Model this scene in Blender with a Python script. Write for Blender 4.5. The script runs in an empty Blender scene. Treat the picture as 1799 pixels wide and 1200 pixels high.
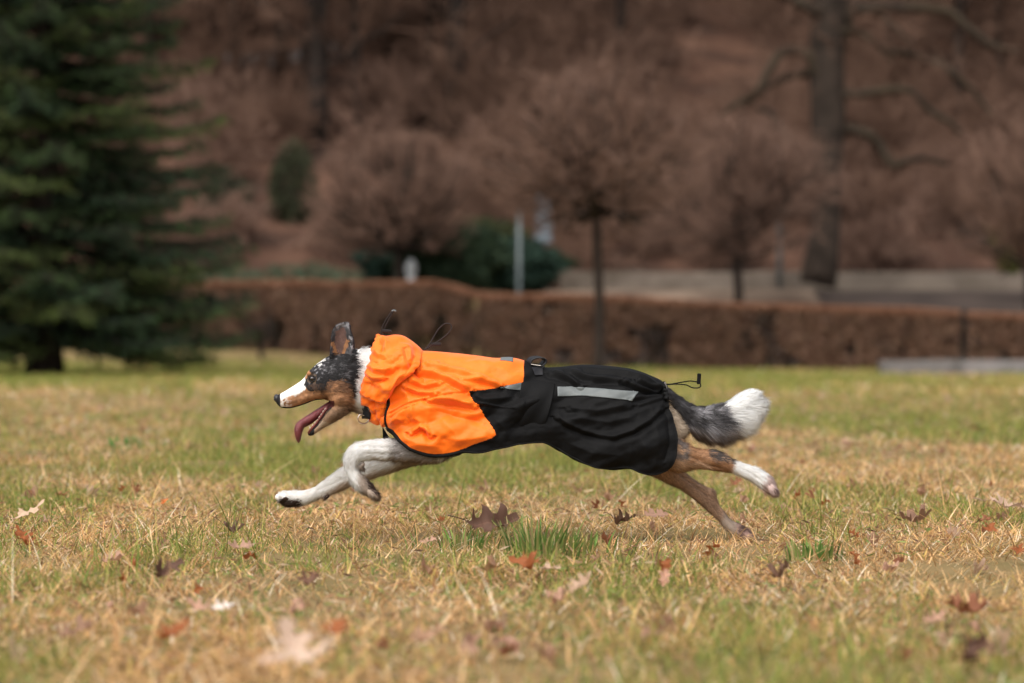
import bpy, math, random
import numpy as np
from mathutils import Vector, Matrix
from mathutils.bvhtree import BVHTree

SC = bpy.context.scene
COL = SC.collection
# ------------------------------------------------------------------ camera
FPX = 6000.0            # focal length in photograph pixels (1799 wide)
CAMY, CAMZ = -8.0, 0.5
HOR = 577.0             # horizon row
cam_d = bpy.data.cameras.new('camera')
cam = bpy.data.objects.new('camera', cam_d)
COL.objects.link(cam)
cam_d.sensor_width = 36.0
cam_d.lens = 36.0 * FPX / 1799.0
cam.location = (0, CAMY, CAMZ)
cam.rotation_euler = (math.radians(90) - math.atan((600 - HOR) / FPX), 0, 0)
cam_d.clip_start = 0.1
cam_d.clip_end = 1000
cam_d.dof.use_dof = True
cam_d.dof.focus_distance = 7.93
cam_d.dof.aperture_fstop = 3.9
SC.camera = cam
# ------------------------------------------------------------------ sky, sun, exposure
SUN_EL, SUN_AZ = math.radians(57), math.radians(205)   # soft light, high, from behind the photographer
world = bpy.data.worlds.new("World")
SC.world = world
world.use_nodes = True
wn = world.node_tree
bg = wn.nodes['Background']
sky = wn.nodes.new('ShaderNodeTexSky')
sky.sky_type = 'NISHITA'
sky.sun_disc = False
sky.sun_elevation = SUN_EL
sky.sun_rotation = SUN_AZ
sky.dust_density = 4.0
hs = wn.nodes.new('ShaderNodeHueSaturation')
hs.inputs['Saturation'].default_value = 0.28
wn.links.new(sky.outputs[0], hs.inputs['Color'])
wn.links.new(hs.outputs[0], bg.inputs[0])
bg.inputs[1].default_value = 0.15
sun_d = bpy.data.lights.new('sun', 'SUN')
sun_d.energy = 1.8
sun_d.angle = math.radians(85)
sun_d.color = (1.0, 0.93, 0.83)
sun = bpy.data.objects.new('sun', sun_d)
COL.objects.link(sun)
# direction towards the sun (sky: rotation measured from +Y clockwise)
sd = Vector((math.sin(SUN_AZ) * math.cos(SUN_EL), math.cos(SUN_AZ) * math.cos(SUN_EL), math.sin(SUN_EL)))
sun.rotation_euler = sd.to_track_quat('Z', 'Y').to_euler()
sun.location = (0, 0, 30)
SC.view_settings.view_transform = 'Standard'
SC.view_settings.look = 'None'
SC.view_settings.exposure = 0.47
SC.view_settings.gamma = 1.0
SC.render.engine = 'CYCLES'
SC.cycles.max_bounces = 6
SC.cycles.diffuse_bounces = 3
SC.cycles.glossy_bounces = 2
SC.cycles.transmission_bounces = 2
SC.cycles.transparent_max_bounces = 4
SC.cycles.use_denoising = True

rng = np.random.default_rng(7)
random.seed(7)

# ------------------------------------------------------------------ helpers
def link_tag(o, label=None, cat=None, group=None, kind=None):
    if label: o['label'] = label
    if cat: o['category'] = cat
    if group: o['group'] = group
    if kind: o['kind'] = kind
    return o

def empty(name, loc, label=None, cat=None, group=None):
    o = bpy.data.objects.new(name, None)
    COL.objects.link(o)
    o.location = loc
    o.empty_display_size = 0.1
    return link_tag(o, label, cat, group)

def mesh_from(name, V, faces, mat, colors=None, smooth=True):
    """faces: list of (n,k) int arrays"""
    V = np.asarray(V, dtype=np.float32).reshape(-1, 3)
    me = bpy.data.meshes.new(name)
    loops, totals = [], []
    for F in faces:
        F = np.asarray(F, dtype=np.int32)
        if F.size == 0: continue
        loops.append(F.reshape(-1)); totals.append(np.full(F.shape[0], F.shape[1], dtype=np.int32))
    loops = np.concatenate(loops); totals = np.concatenate(totals)
    starts = np.concatenate([[0], np.cumsum(totals)[:-1]]).astype(np.int32)
    me.vertices.add(len(V)); me.vertices.foreach_set('co', V.reshape(-1))
    me.loops.add(len(loops)); me.loops.foreach_set('vertex_index', loops)
    me.polygons.add(len(totals)); me.polygons.foreach_set('loop_start', starts)
    me.polygons.foreach_set('use_smooth', np.full(len(totals), smooth, dtype=bool))
    if colors is not None:
        a = me.color_attributes.new('Col', 'FLOAT_COLOR', 'POINT')
        c = np.ones((len(V), 4), dtype=np.float32); c[:, :3] = colors
        a.data.foreach_set('color', c.reshape(-1))
    me.update(calc_edges=True)
    me.validate()
    if mat is not None: me.materials.append(mat)
    return me

def obj(name, me, parent=None, loc=None, rot=None, **k):
    o = bpy.data.objects.new(name, me)
    COL.objects.link(o)
    if parent is not None:
        o.parent = parent
        if loc is None:   # geometry given in world space: undo the parent's offset
            p = parent; off = Vector((0, 0, 0))
            while p is not None:
                off += p.location; p = p.parent
            o.location = -off
    if loc is not None: o.location = loc
    if rot is not None: o.rotation_euler = rot
    return link_tag(o, **k)

def copy_tree(o, parent=None):
    c = o.copy(); COL.objects.link(c)
    if parent is not None: c.parent = parent
    for ch in list(o.children):
        copy_tree(ch, c)
    return c

# --- value noise
_T = np.random.default_rng(3).random((64, 64, 64))
def vnoise(x, y, z=0.0):
    x = np.asarray(x, float); y = np.asarray(y, float); z = np.asarray(z, float) + np.zeros_like(x)
    xi = np.floor(x).astype(int); yi = np.floor(y).astype(int); zi = np.floor(z).astype(int)
    fx, fy, fz = x - xi, y - yi, z - zi
    fx = fx * fx * (3 - 2 * fx); fy = fy * fy * (3 - 2 * fy); fz = fz * fz * (3 - 2 * fz)
    r = 0
    for dx in (0, 1):
        for dy in (0, 1):
            for dz in (0, 1):
                w = (fx if dx else 1 - fx) * (fy if dy else 1 - fy) * (fz if dz else 1 - fz)
                r = r + w * _T[(xi + dx) & 63, (yi + dy) & 63, (zi + dz) & 63]
    return r
def fbm(x, y, z=0.0, o=4):
    r = 0; a = 0.5; s = 1.0
    for i in range(o):
        r = r + a * vnoise(x * s + 17.3 * i, y * s + 5.1 * i, np.asarray(z) * s + 9.7 * i); a *= 0.5; s *= 2.03
    return r / (1 - 0.5 ** o)

def smooth01(a, b, x):
    t = np.clip((x - a) / (b - a), 0, 1)
    return t * t * (3 - 2 * t)

def inpoly(x, y, poly):
    p = np.asarray(poly, float); n = len(p)
    c = np.zeros(np.shape(x), bool)
    j = n - 1
    for i in range(n):
        xi, yi, xj, yj = p[i, 0], p[i, 1], p[j, 0], p[j, 1]
        if yi != yj:
            c ^= ((yi > y) != (yj > y)) & (x < (xj - xi) * (y - yi) / (yj - yi) + xi)
        j = i
    return c

def dpoly(x, y, pl):
    """distance to open polyline, and nearest point"""
    p = np.asarray(pl, float)
    best = np.full(np.shape(x), 1e9); bx = np.zeros_like(best); by = np.zeros_like(best)
    for i in range(len(p) - 1):
        ax, ay = p[i]; dx, dy = p[i + 1] - p[i]
        L = dx * dx + dy * dy + 1e-9
        t = np.clip(((x - ax) * dx + (y - ay) * dy) / L, 0, 1)
        qx, qy = ax + t * dx, ay + t * dy
        d = np.hypot(x - qx, y - qy); m = d < best
        best = np.where(m, d, best); bx = np.where(m, qx, bx); by = np.where(m, qy, by)
    return best, bx, by

def cr(pts, n):
    """Catmull-Rom resample rows of pts to n samples, by chord length"""
    P = np.asarray(pts, float)
    d = np.concatenate([[0], np.cumsum(np.maximum(np.linalg.norm(np.diff(P[:, :2], axis=0), axis=1), 1e-6))])
    t = np.linspace(0, d[-1], n)
    m = np.zeros_like(P)
    m[1:-1] = (P[2:] - P[:-2]) / (d[2:] - d[:-2])[:, None]
    m[0] = (P[1] - P[0]) / (d[1] - d[0]); m[-1] = (P[-1] - P[-2]) / (d[-1] - d[-2])
    i = np.clip(np.searchsorted(d, t, side='right') - 1, 0, len(P) - 2)
    h = (d[i + 1] - d[i])[:, None]; s = ((t - d[i])[:, None]) / h
    return ((2 * s**3 - 3 * s**2 + 1) * P[i] + (s**3 - 2 * s**2 + s) * h * m[i]
            + (-2 * s**3 + 3 * s**2) * P[i + 1] + (s**3 - s**2) * h * m[i + 1])

def lin(pts, n):
    P = np.asarray(pts, float)
    d = np.concatenate([[0], np.cumsum(np.linalg.norm(np.diff(P[:, :2], axis=0), axis=1))])
    t = np.linspace(0, d[-1], n)
    return np.stack([np.interp(t, d, P[:, k]) for k in range(P.shape[1])], 1)

# photograph pixel + depth (m, world Y) -> world point
def W(px, py, Y=0.0):
    px = np.asarray(px, float); py = np.asarray(py, float); Y = np.asarray(Y, float) + np.zeros_like(px)
    D = Y - CAMY
    return np.stack([(px - 899.5) / FPX * D, Y, CAMZ + (HOR - py) / FPX * D], -1)
def PX(P):
    D = P[..., 1] - CAMY
    return P[..., 0] / D * FPX + 899.5, HOR - (P[..., 2] - CAMZ) / D * FPX

# prisms for many segments at once
def seg_mesh(P0, P1, R0, R1, sides=4):
    P0 = np.asarray(P0, float); P1 = np.asarray(P1, float); R0 = np.asarray(R0, float); R1 = np.asarray(R1, float)
    d = P1 - P0; L = np.linalg.norm(d, axis=1, keepdims=True) + 1e-9; d = d / L
    ref = np.where(np.abs(d[:, 2:3]) > 0.9, np.array([[1.0, 0, 0]]), np.array([[0, 0, 1.0]]))
    a = np.cross(d, ref); a /= np.linalg.norm(a, axis=1, keepdims=True); b = np.cross(d, a)
    n = len(P0)
    an = np.arange(sides) * 2 * math.pi / sides
    ring = a[:, None, :] * np.cos(an)[None, :, None] + b[:, None, :] * np.sin(an)[None, :, None]
    V = np.concatenate([P0[:, None] + ring * R0[:, None, None], P1[:, None] + ring * R1[:, None, None]], 1).reshape(-1, 3)
    base = np.arange(n)[:, None] * 2 * sides
    i = np.arange(sides); j = (i + 1) % sides
    F = np.stack([base + i, base + j, base + sides + j, base + sides + i], -1).reshape(-1, 4)
    return V, F

def tube_pts(pts, rad, sides=10, cap=True):
    """one tube along a polyline, world coords"""
    P = np.asarray(pts, float); n = len(P)
    R = np.zeros(n) + rad
    T = np.gradient(P, axis=0); T /= np.linalg.norm(T, axis=1, keepdims=True) + 1e-12
    a = np.cross(T[0], [0.3, 0.9, 0.31]); a /= np.linalg.norm(a)
    A = []
    for k in range(n):
        a = a - T[k] * np.dot(a, T[k]); a /= np.linalg.norm(a) + 1e-12; A.append(a.copy())
    A = np.array(A); B = np.cross(T, A)
    an = np.arange(sides) * 2 * math.pi / sides
    V = (P[:, None] + (A[:, None] * np.cos(an)[None, :, None] + B[:, None] * np.sin(an)[None, :, None]) * R[:, None, None]).reshape(-1, 3)
    F = []
    for k in range(n - 1):
        for i in range(sides):
            j = (i + 1) % sides
            F.append((k * sides + i, k * sides + j, (k + 1) * sides + j, (k + 1) * sides + i))
    F = np.array(F)
    T3 = np.zeros((0, 3), int)
    if cap:
        V = np.vstack([V, P[0], P[-1]]); c0 = n * sides; c1 = c0 + 1
        T3 = np.array([(c0, (i + 1) % sides, i) for i in range(sides)] + [(c1, (n - 1) * sides + i, (n - 1) * sides + (i + 1) % sides) for i in range(sides)])
    return V, F, T3

class Acc:
    def __init__(s): s.V = []; s.F = []; s.C = []; s.n = 0
    def add(s, V, *Fs, col=None):
        V = np.asarray(V, float).reshape(-1, 3)
        for F in Fs:
            F = np.asarray(F, int)
            if F.size: s.F.append(F + s.n)
        s.V.append(V); s.n += len(V)
        if col is not None: s.C.append(np.zeros((len(V), 3)) + col)
        return s
    def mesh(s, name, mat, smooth=True):
        return mesh_from(name, np.concatenate(s.V), s.F, mat, np.concatenate(s.C) if s.C else None, smooth)

def box_vf(x0, x1, y0, y1, z0, z1):
    V = [(x, y, z) for x in (x0, x1) for y in (y0, y1) for z in (z0, z1)]
    F = [(0, 1, 3, 2), (4, 6, 7, 5), (0, 4, 5, 1), (2, 3, 7, 6), (0, 2, 6, 4), (1, 5, 7, 3)]
    return V, np.array(F)

# ------------------------------------------------------------------ materials
def mat_base(name, rough=0.85, spec=0.25):
    m = bpy.data.materials.new(name); m.use_nodes = True
    nt = m.node_tree; b = nt.nodes['Principled BSDF']
    b.inputs['Roughness'].default_value = rough
    b.inputs['Specular IOR Level'].default_value = spec
    return m, nt, b

def mat_noise(name, c1, c2, scale=8.0, rough=0.85, spec=0.25, bump=0.0, bscale=None, c3=None, detail=6, coord='Object'):
    m, nt, b = mat_base(name, rough, spec)
    tc = nt.nodes.new('ShaderNodeTexCoord')
    nz = nt.nodes.new('ShaderNodeTexNoise'); nz.inputs['Scale'].default_value = scale; nz.inputs['Detail'].default_value = detail
    nt.links.new(tc.outputs[coord], nz.inputs['Vector'])
    cr_ = nt.nodes.new('ShaderNodeValToRGB')
    cr_.color_ramp.elements[0].position = 0.32; cr_.color_ramp.elements[1].position = 0.68
    cr_.color_ramp.elements[0].color = (*c1, 1); cr_.color_ramp.elements[1].color = (*c2, 1)
    if c3:
        e = cr_.color_ramp.elements.new(0.5); e.color = (*c3, 1)
    nt.links.new(nz.outputs['Fac'], cr_.inputs[0]); nt.links.new(cr_.outputs[0], b.inputs['Base Color'])
    if bump:
        n2 = nt.nodes.new('ShaderNodeTexNoise'); n2.inputs['Scale'].default_value = bscale or scale * 3; n2.inputs['Detail'].default_value = 5
        nt.links.new(tc.outputs[coord], n2.inputs['Vector'])
        bp = nt.nodes.new('ShaderNodeBump'); bp.inputs['Strength'].default_value = bump; bp.inputs['Distance'].default_value = 0.01
        nt.links.new(n2.outputs['Fac'], bp.inputs['Height']); nt.links.new(bp.outputs[0], b.inputs['Normal'])
    return m

def mat_col(name, rough=0.8, spec=0.2, transl=0.0, sheen=0.0):
    """base colour carried by the mesh's own colour attribute (the coat, blade or leaf colour)"""
    m, nt, b = mat_base(name, rough, spec)
    at = nt.nodes.new('ShaderNodeAttribute'); at.attribute_name = 'Col'
    nt.links.new(at.outputs['Color'], b.inputs['Base Color'])
    if sheen: b.inputs['Sheen Weight'].default_value = sheen
    if transl:
        tr = nt.nodes.new('ShaderNodeBsdfTranslucent'); nt.links.new(at.outputs['Color'], tr.inputs['Color'])
        mx = nt.nodes.new('ShaderNodeMixShader'); mx.inputs[0].default_value = transl
        out = nt.nodes['Material Output']
        nt.links.new(b.outputs[0], mx.inputs[1]); nt.links.new(tr.outputs[0], mx.inputs[2]); nt.links.new(mx.outputs[0], out.inputs[0])
    return m

M_GRASS = mat_col('grass_blades', 0.7, 0.25, 0.35)
M_LEAF = mat_col('leaf_surface', 0.65, 0.3, 0.25)
M_NEEDLE = mat_col('needles', 0.7, 0.2, 0.15)
M_FUR = mat_col('fur_strands', 0.6, 0.25, 0.0)
M_SKIN = mat_col('dog_coat_skin', 0.75, 0.2)
M_GROUND = mat_noise('meadow_soil', (0.13, 0.11, 0.04), (0.26, 0.18, 0.085), 3.0, 0.95, 0.1, 0.5, 40, c3=(0.20, 0.145, 0.065))
M_HILL = mat_noise('hill_leaf_litter', (0.04, 0.026, 0.020), (0.125, 0.068, 0.046), 0.7, 0.95, 0.1, 0.4, 6, c3=(0.062, 0.033, 0.023), detail=9)
M_BARK = mat_noise('bark_brown', (0.022, 0.017, 0.014), (0.052, 0.039, 0.031), 14, 0.9, 0.15, 0.6, 30)
M_BARK2 = mat_noise('bark_grey_forest', (0.018, 0.013, 0.011), (0.036, 0.027, 0.022), 6, 0.9, 0.15, 0.5, 20)
M_BARK3 = mat_noise('bark_old_tree', (0.024, 0.018, 0.014), (0.055, 0.040, 0.031), 3, 0.9, 0.15, 0.6, 14)
M_TWIG = mat_noise('twig_reddish', (0.145, 0.085, 0.062), (0.24, 0.146, 0.108), 2.0, 0.85, 0.2)
M_TWIG2 = mat_noise('twig_forest', (0.108, 0.062, 0.043), (0.185, 0.107, 0.074), 0.6, 0.85, 0.2)
M_MOSS = mat_noise('bark_mossy', (0.030, 0.022, 0.017), (0.055, 0.041, 0.026), 1.3, 0.9, 0.15, 0.5, 20)
M_METAL = mat_noise('painted_grey_metal', (0.09, 0.11, 0.115), (0.135, 0.16, 0.165), 5, 0.5, 0.4)
M_PLATE = mat_noise('sign_back_metal', (0.12, 0.145, 0.17), (0.18, 0.21, 0.24), 4, 0.45, 0.5)
M_WHITE = mat_noise('white_paint', (0.42, 0.44, 0.45), (0.52, 0.53, 0.54), 6, 0.5, 0.4)
M_STONE = mat_noise('pale_stone', (0.13, 0.105, 0.083), (0.25, 0.205, 0.165), 1.6, 0.9, 0.15, 0.6, 12, c3=(0.19, 0.155, 0.127))
M_STONE2 = mat_noise('grey_stone', (0.10, 0.095, 0.09), (0.26, 0.24, 0.235), 2.4, 0.9, 0.15, 0.7, 14)
M_PATH = mat_noise('sandy_path', (0.09, 0.06, 0.045), (0.26, 0.19, 0.14), 0.8, 0.95, 0.1, c3=(0.16, 0.115, 0.085))
M_ROAD = mat_noise('damp_brown_road', (0.035, 0.026, 0.022), (0.065, 0.048, 0.04), 1.2, 0.9, 0.15)

def gx(px, D):      # world X seen at column px from a distance D from the camera
    return (px - 899.5) / FPX * D
def gz(py, D):
    return CAMZ + (HOR - py) / FPX * D
# ------------------------------------------------------------------ terrain
def ground_h(x, y):
    """height of the land; y = world Y (camera at -8)"""
    D = y - CAMY
    h = 0.02 * (fbm(np.asarray(x) * 0.5 + 40, np.asarray(y) * 0.5 + 40, 0, 3) - 0.5) * smooth01(6, 12, D)
    h = h + 0.045 * (fbm(np.asarray(x) * 2.6 + 3, np.asarray(y) * 2.6 + 11, 0, 2) - 0.5) * smooth01(70, 30, D)
    h = h - 0.10 * smooth01(18, 44, D)
    Dh = np.clip(52.5 - 0.675 * np.asarray(x, float), 45.5, 58.5)
    h = h + 1.25 * smooth01(Dh + 0.8, 61.5, D)
    h = h + np.where(D > 62, (D - 62) * 0.34, 0) + np.where(D > 90, (D - 90) * 0.2, 0)
    left = smooth01(-1.0, -3.5, x) * smooth01(50, 58, D)
    h = h + left * 0.35
    h = h + (fbm(np.asarray(x) * 0.12 + 9, D * 0.12, 0, 3) - 0.5) * 2.2 * smooth01(63, 75, D)
    return h

def sheet(name, xs, ys, hf, mat, dz=0.0, **k):
    X, Y = np.meshgrid(xs, ys)
    Z = hf(X, Y) + dz
    V = np.stack([X, Y, Z], -1).reshape(-1, 3)
    nx, ny = len(xs), len(ys)
    i = (np.arange(ny - 1)[:, None] * nx + np.arange(nx - 1)[None]).reshape(-1)
    F = np.stack([i, i + 1, i + nx + 1, i + nx], 1)
    return obj(name, mesh_from(name, V, [F], mat), **k)

sheet('ground', np.linspace(-60, 60, 161), np.concatenate([np.linspace(-40, -6, 12), np.linspace(-5.5, 53.8, 160)]), ground_h, M_GROUND, kind='structure')
sheet('hill', np.linspace(-60, 60, 161), np.concatenate([np.linspace(53.8, 82, 80), np.linspace(83, 190, 70)]), ground_h, M_HILL, kind='structure')
sheet('road', np.linspace(0.2, 40, 120), np.linspace(43.0, 53.2, 40), ground_h, M_ROAD, dz=0.03, kind='structure')
sheet('path', np.linspace(0.3, 5.2, 40), np.linspace(48.2, 52.9, 30), lambda x, y: ground_h(x, y) + 0.09 * np.sin((y - 48.2) / 4.7 * 3.14), M_PATH, dz=0.04, kind='structure')

# ------------------------------------------------------------------ grass
def grass_palette(x, y, n, r):
    D = y - CAMY
    g = fbm(x * 1.3 + 3 + y * .2, y * 0.22 + 7, 0, 4)
    g2 = fbm(x * 4.1 + 30, y * 1.3 + 70, 2, 3)
    pg = 0.34 + 1.3 * np.clip(g - 0.5, -0.3, 0.3) * 1.5 + 0.9 * (g2 - 0.5) + 0.16 * smooth01(26, 44, D)
    pg = pg + 0.35 * smooth01(-1.5, -5, x) * smooth01(30, 42, D) 
    pg = pg - 0.10 * smooth01(8.0, 6.0, D)
    green = r.random(n) < pg
    straw = np.array([(0.66, 0.42, 0.20), (0.54, 0.315, 0.135), (0.40, 0.21, 0.085), (0.78, 0.55, 0.32), (0.25, 0.125, 0.055), (0.50, 0.36, 0.11)])
    gr = np.array([(0.18, 0.23, 0.045), (0.27, 0.28, 0.065), (0.13, 0.18, 0.035), (0.36, 0.31, 0.09)])
    c = straw[r.choice(6, n, p=[.26, .24, .14, .14, .08, .14])]
    cg = gr[r.integers(0, 4, n)]
    c = np.where(green[:, None], cg, c)
    c = c * (0.6 + 0.9 * r.random((n, 1)))
    c = np.where((r.random(n) < .06)[:, None] & ~green[:, None], np.array([.88, .76, .58]), c)
    return c, green

def blades(n, ymin, ymax, hx, hmin, hmax, width, segs, r, flop=1.0, region=None, green_only=False):
    D0, D1 = ymin - CAMY, ymax - CAMY
    u = r.random(n)
    D = np.sqrt(D0 * D0 + u * (D1 * D1 - D0 * D0))      # uniform per area in the view wedge
    x = (r.random(n) * 2 - 1) * (D * 0.175 * hx + 0.8)
    y = D + CAMY
    if region is not None:
        m = region(x, y); x, y, D = x[m], y[m], D[m]; n = len(x)
    c, green = grass_palette(x, y, n, r)
    clump = fbm(x * 6, y * 6, 1, 2)
    H = (hmin + (hmax - hmin) * r.random(n) ** 1.6) * (0.45 + 1.1 * clump)
    az = r.random(n) * 2 * math.pi
    lean = np.where(green, 0.2 + 1.3 * r.random(n), 0.9 + 2.2 * r.random(n) * flop)
    L = H * np.where(green, 1.0, 1.25)
    bend = np.where(green, 0.4, 1.0) * r.random(n) * 1.3
    t = np.linspace(0, 1, segs + 1)
    ang = lean[:, None] * 0.6 + bend[:, None] * t[None]
    dx = np.sin(np.clip(ang, 0, 1.75)); dz = np.cos(np.clip(ang, 0, 1.75))
    step = L[:, None] / segs
    X = np.concatenate([np.zeros((n, 1)), np.cumsum(dx[:, 1:] * step, 1)], 1)
    Z = np.concatenate([np.zeros((n, 1)), np.cumsum(dz[:, 1:] * step, 1)], 1)
    Z = np.maximum(Z, -0.005)
    z0 = ground_h(x, y) - 0.004
    cx, sx = np.cos(az), np.sin(az)
    P = np.stack([x[:, None] + cx[:, None] * X, y[:, None] + sx[:, None] * X, z0[:, None] + Z], -1)
    wa = az + math.pi / 2 + (r.random(n) - 0.5) * 1.5
    wv = np.stack([np.cos(wa), np.sin(wa), 0 * wa], -1)[:, None, :]
    w = (width * (0.6 + 0.8 * r.random(n)))[:, None] * (1 - 0.85 * t[None] ** 1.6)
    V = np.stack([P - wv * w[..., None] / 2, P + wv * w[..., None] / 2], 2)    # n, segs+1, 2, 3
    m = (segs + 1) * 2
    base = np.arange(n)[:, None] * m
    k = np.arange(segs) * 2
    F = np.stack([base + k, base + k + 1, base + k + 3, base + k + 2], -1).reshape(-1, 4)
    cc = np.repeat(c[:, None, :], m, 1) 
    return V.reshape(-1, 3), F, cc.reshape(-1, 3)

A = Acc()
r = np.random.default_rng(21)
for (n, y0, y1, hx, h0, h1, wd, sg, fl) in (
        (150000, -4.2, 0.5, 1.15, 0.016, 0.060, 0.0029, 4, 1.3),
        (160000, 0.5, 5.0, 1.12, 0.016, 0.058, 0.0033, 3, 1.3),
        (13000, -3.8, 4.0, 1.1, 0.05, 0.15, 0.0026, 6, 1.9),
        (170000, 5.0, 16.0, 1.12, 0.02, 0.065, 0.005, 2, 1.0),
        (190000, 16.0, 45.0, 1.15, 0.03, 0.075, 0.012, 2, 1.0)):
    V, F, C = blades(int(n * (1.75 if y1 < 6 else 1.4)), y0, y1, hx, h0, h1, wd, sg, r, fl)
    A.add(V, F); A.C.append(C)
# thatch: small broken bits, clover-like leaflets and crumbs of dead leaf lying between the blades
for (n, y0, y1, s0) in ((30000, -4.0, 5.0, .0060), (34000, 5.0, 18.0, .010)):
    D_ = np.sqrt((y0 + 8) ** 2 + r.random(n) * ((y1 + 8) ** 2 - (y0 + 8) ** 2)); x_ = (r.random(n) * 2 - 1) * (D_ * .17 + .25); y_ = D_ - 8
    m_ = fbm(x_ * 2.2, y_ * 1.1, 4, 3) > .40; x_, y_ = x_[m_], y_[m_]; n = len(x_)
    z_ = ground_h(x_, y_) + .004 + .026 * r.random(n)
    a_ = r.normal(0, 1, (n, 3)); a_[:, 2] *= .6; a_ /= np.linalg.norm(a_, axis=1, keepdims=True)
    b_ = r.normal(0, 1, (n, 3)); b_ -= a_ * (a_ * b_).sum(1, keepdims=True); b_ /= np.linalg.norm(b_, axis=1, keepdims=True)
    s_ = s0 * (.5 + r.random((n, 1)))
    P_ = np.stack([x_, y_, z_], 1)
    V = np.stack([P_ - a_ * s_ * 1.9, P_ - b_ * s_ * .28, P_ + a_ * s_ * 1.9, P_ + b_ * s_ * .28], 1).reshape(-1, 3)
    pal = np.array([(.30, .16, .09), (.46, .30, .18), (.16, .22, .06), (.20, .10, .06), (.62, .46, .32), (.22, .26, .08), (.10, .055, .035)])
    C = pal[r.choice(7, n, p=[.18, .2, .2, .12, .08, .14, .08])] * (.85 + .55 * r.random((n, 1)))
    A.add(V, np.arange(n * 4).reshape(-1, 4)); A.C.append(np.repeat(C, 4, 0))
obj('grass', A.mesh('grass', M_GRASS, smooth=False), kind='stuff', label='dry straw and green lawn grass covering the whole meadow')

def tuft(px, py, n, h, rad, label, cols):
    D = FPX * CAMZ / (py - HOR)
    cx, cy = gx(px, D), D + CAMY
    r = np.random.default_rng(int(px))
    A = Acc()
    for i in range(n):
        a = r.random() * 6.28; q = rad * r.random() ** 0.7
        x, y = cx + q * math.cos(a) * 1.5, cy + q * math.sin(a)
        L = h * (0.45 + 0.6 * r.random()); ln = 0.1 + 0.5 * r.random(); d = a + (r.random() - .5)
        t = np.linspace(0, 1, 6)
        P = np.stack([x + np.cos(d) * L * ln * t ** 1.7, y + np.sin(d) * L * ln * t ** 1.7, L * t * (1 - 0.2 * ln * t)], -1)
        w = (0.0035 * (1 - t) ** 0.6 + 0.0004)[:, None] * np.array([[math.cos(d + 1.4), math.sin(d + 1.4), 0]])
        V = np.stack([P - w, P + w], 1).reshape(-1, 3)
        k = np.arange(5) * 2
        A.add(V, np.stack([k, k + 1, k + 3, k + 2], 1), col=np.array(cols[i % len(cols)]) * (0.7 + 0.6 * r.random()))
    o = obj('grass_tuft', A.mesh('grass_tuft', M_GRASS, smooth=False), label=label, cat='grass tuft')
    return o
GG = [(0.12, 0.22, 0.045), (0.16, 0.27, 0.06), (0.23, 0.30, 0.08), (0.09, 0.16, 0.035), (0.46, 0.35, 0.17), (0.30, 0.30, 0.10)]
tuft(948, 985, 120, 0.105, 0.06, 'tall fresh green grass tuft beside the rust orange leaf', GG)
tuft(1010, 975, 90, 0.06, 0.09, 'short green grass tuft right of the tallest tuft', GG)
tuft(800, 965, 70, 0.055, 0.08, 'low green grass tuft under the large dark brown leaf', GG)
tuft(218, 790, 60, 0.07, 0.06, 'small green tuft alone in dry grass left of the dog', [(0.06, 0.22, 0.04), (0.09, 0.27, 0.06)])
tuft(1430, 985, 70, 0.05, 0.045, 'green grass tuft right of the rear paw on the ground', GG)

# ------------------------------------------------------------------ fallen leaves
def leaf_mesh(size, curl, fold, col, seed, lobes=True):
    r = np.random.default_rng(seed)
    if lobes:   # pointed oak lobes: (position along the midrib, half width)
        out = [(0, .015), (.10, .03), (.16, .10), (.13, .26), (.22, .20), (.27, .12), (.34, .16), (.32, .42), (.40, .36), (.42, .44), (.50, .26),
               (.53, .14), (.60, .17), (.66, .38), (.70, .30), (.76, .34), (.78, .18), (.80, .10), (.86, .12), (.93, .17), (.94, .08), (1.0, .0)]
        out = [(a + (r.random() - .5) * .05, b * (0.55 + .65 * r.random())) for a, b in out]
    else:
        out = [(0, .01), (.08, .08), (.2, .2), (.35, .27), (.5, .29), (.65, .25), (.8, .17), (.92, .07), (1, 0)]
    O = lin(np.array(out), 60)
    ax = np.maximum.accumulate(np.interp(np.linspace(0, 1, 60), np.linspace(0, 1, len(out)), [min(a, 1) for a, b in out]))
    rows = 5
    V = []; C = []
    c = np.array(col)
    for s in (-1, 1):
        for k in range(rows + 1):
            f = k / rows
            X = ax * (1 - f) + O[:, 0] * f; Y = s * O[:, 1] * f
            V.append(np.stack([X - 0.45, Y, 0 * X], -1))
            vein = 1.0 + 0.25 * (k == 0)
            C.append(c[None] * vein * (0.75 + 0.5 * fbm(X * 9 + seed, Y * 9, seed * .7, 3))[:, None])
    V = np.array(V).reshape(-1, 3); C = np.array(C).reshape(-1, 3)
    x, y = V[:, 0].copy(), V[:, 1].copy()
    V[:, 2] = fold * np.abs(y) * 0.9 + curl * (x * x) * 1.1 + 0.34 * (fbm(x * 4 + seed, y * 4, 0, 2) - .5) * (0.4 + curl)
    V[:, 1] = y * (1 - 0.35 * fold); V[:, 0] = x * (1 - 0.25 * curl)
    V *= size
    F = []
    n = 60
    for s in range(2):
        for k in range(rows):
            b0 = (s * (rows + 1) + k) * n; b1 = b0 + n
            for i in range(n - 1):
                q = (b0 + i, b0 + i + 1, b1 + i + 1, b1 + i)
                F.append(q if s else q[::-1])
    # stalk
    sv, sf, st = tube_pts([(-0.45 * size * (1 - .25 * curl), 0, curl * .2 * size), (-0.56 * size, 0.01 * size, curl * .3 * size), (-0.68 * size, 0.04 * size, curl * .3 * size)], size * 0.01, 5)
    A = Acc(); A.add(V, F); A.C.append(C); A.add(sv, sf, st, col=c * 0.8)
    return A.mesh('fallen_leaf', M_LEAF)

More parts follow.
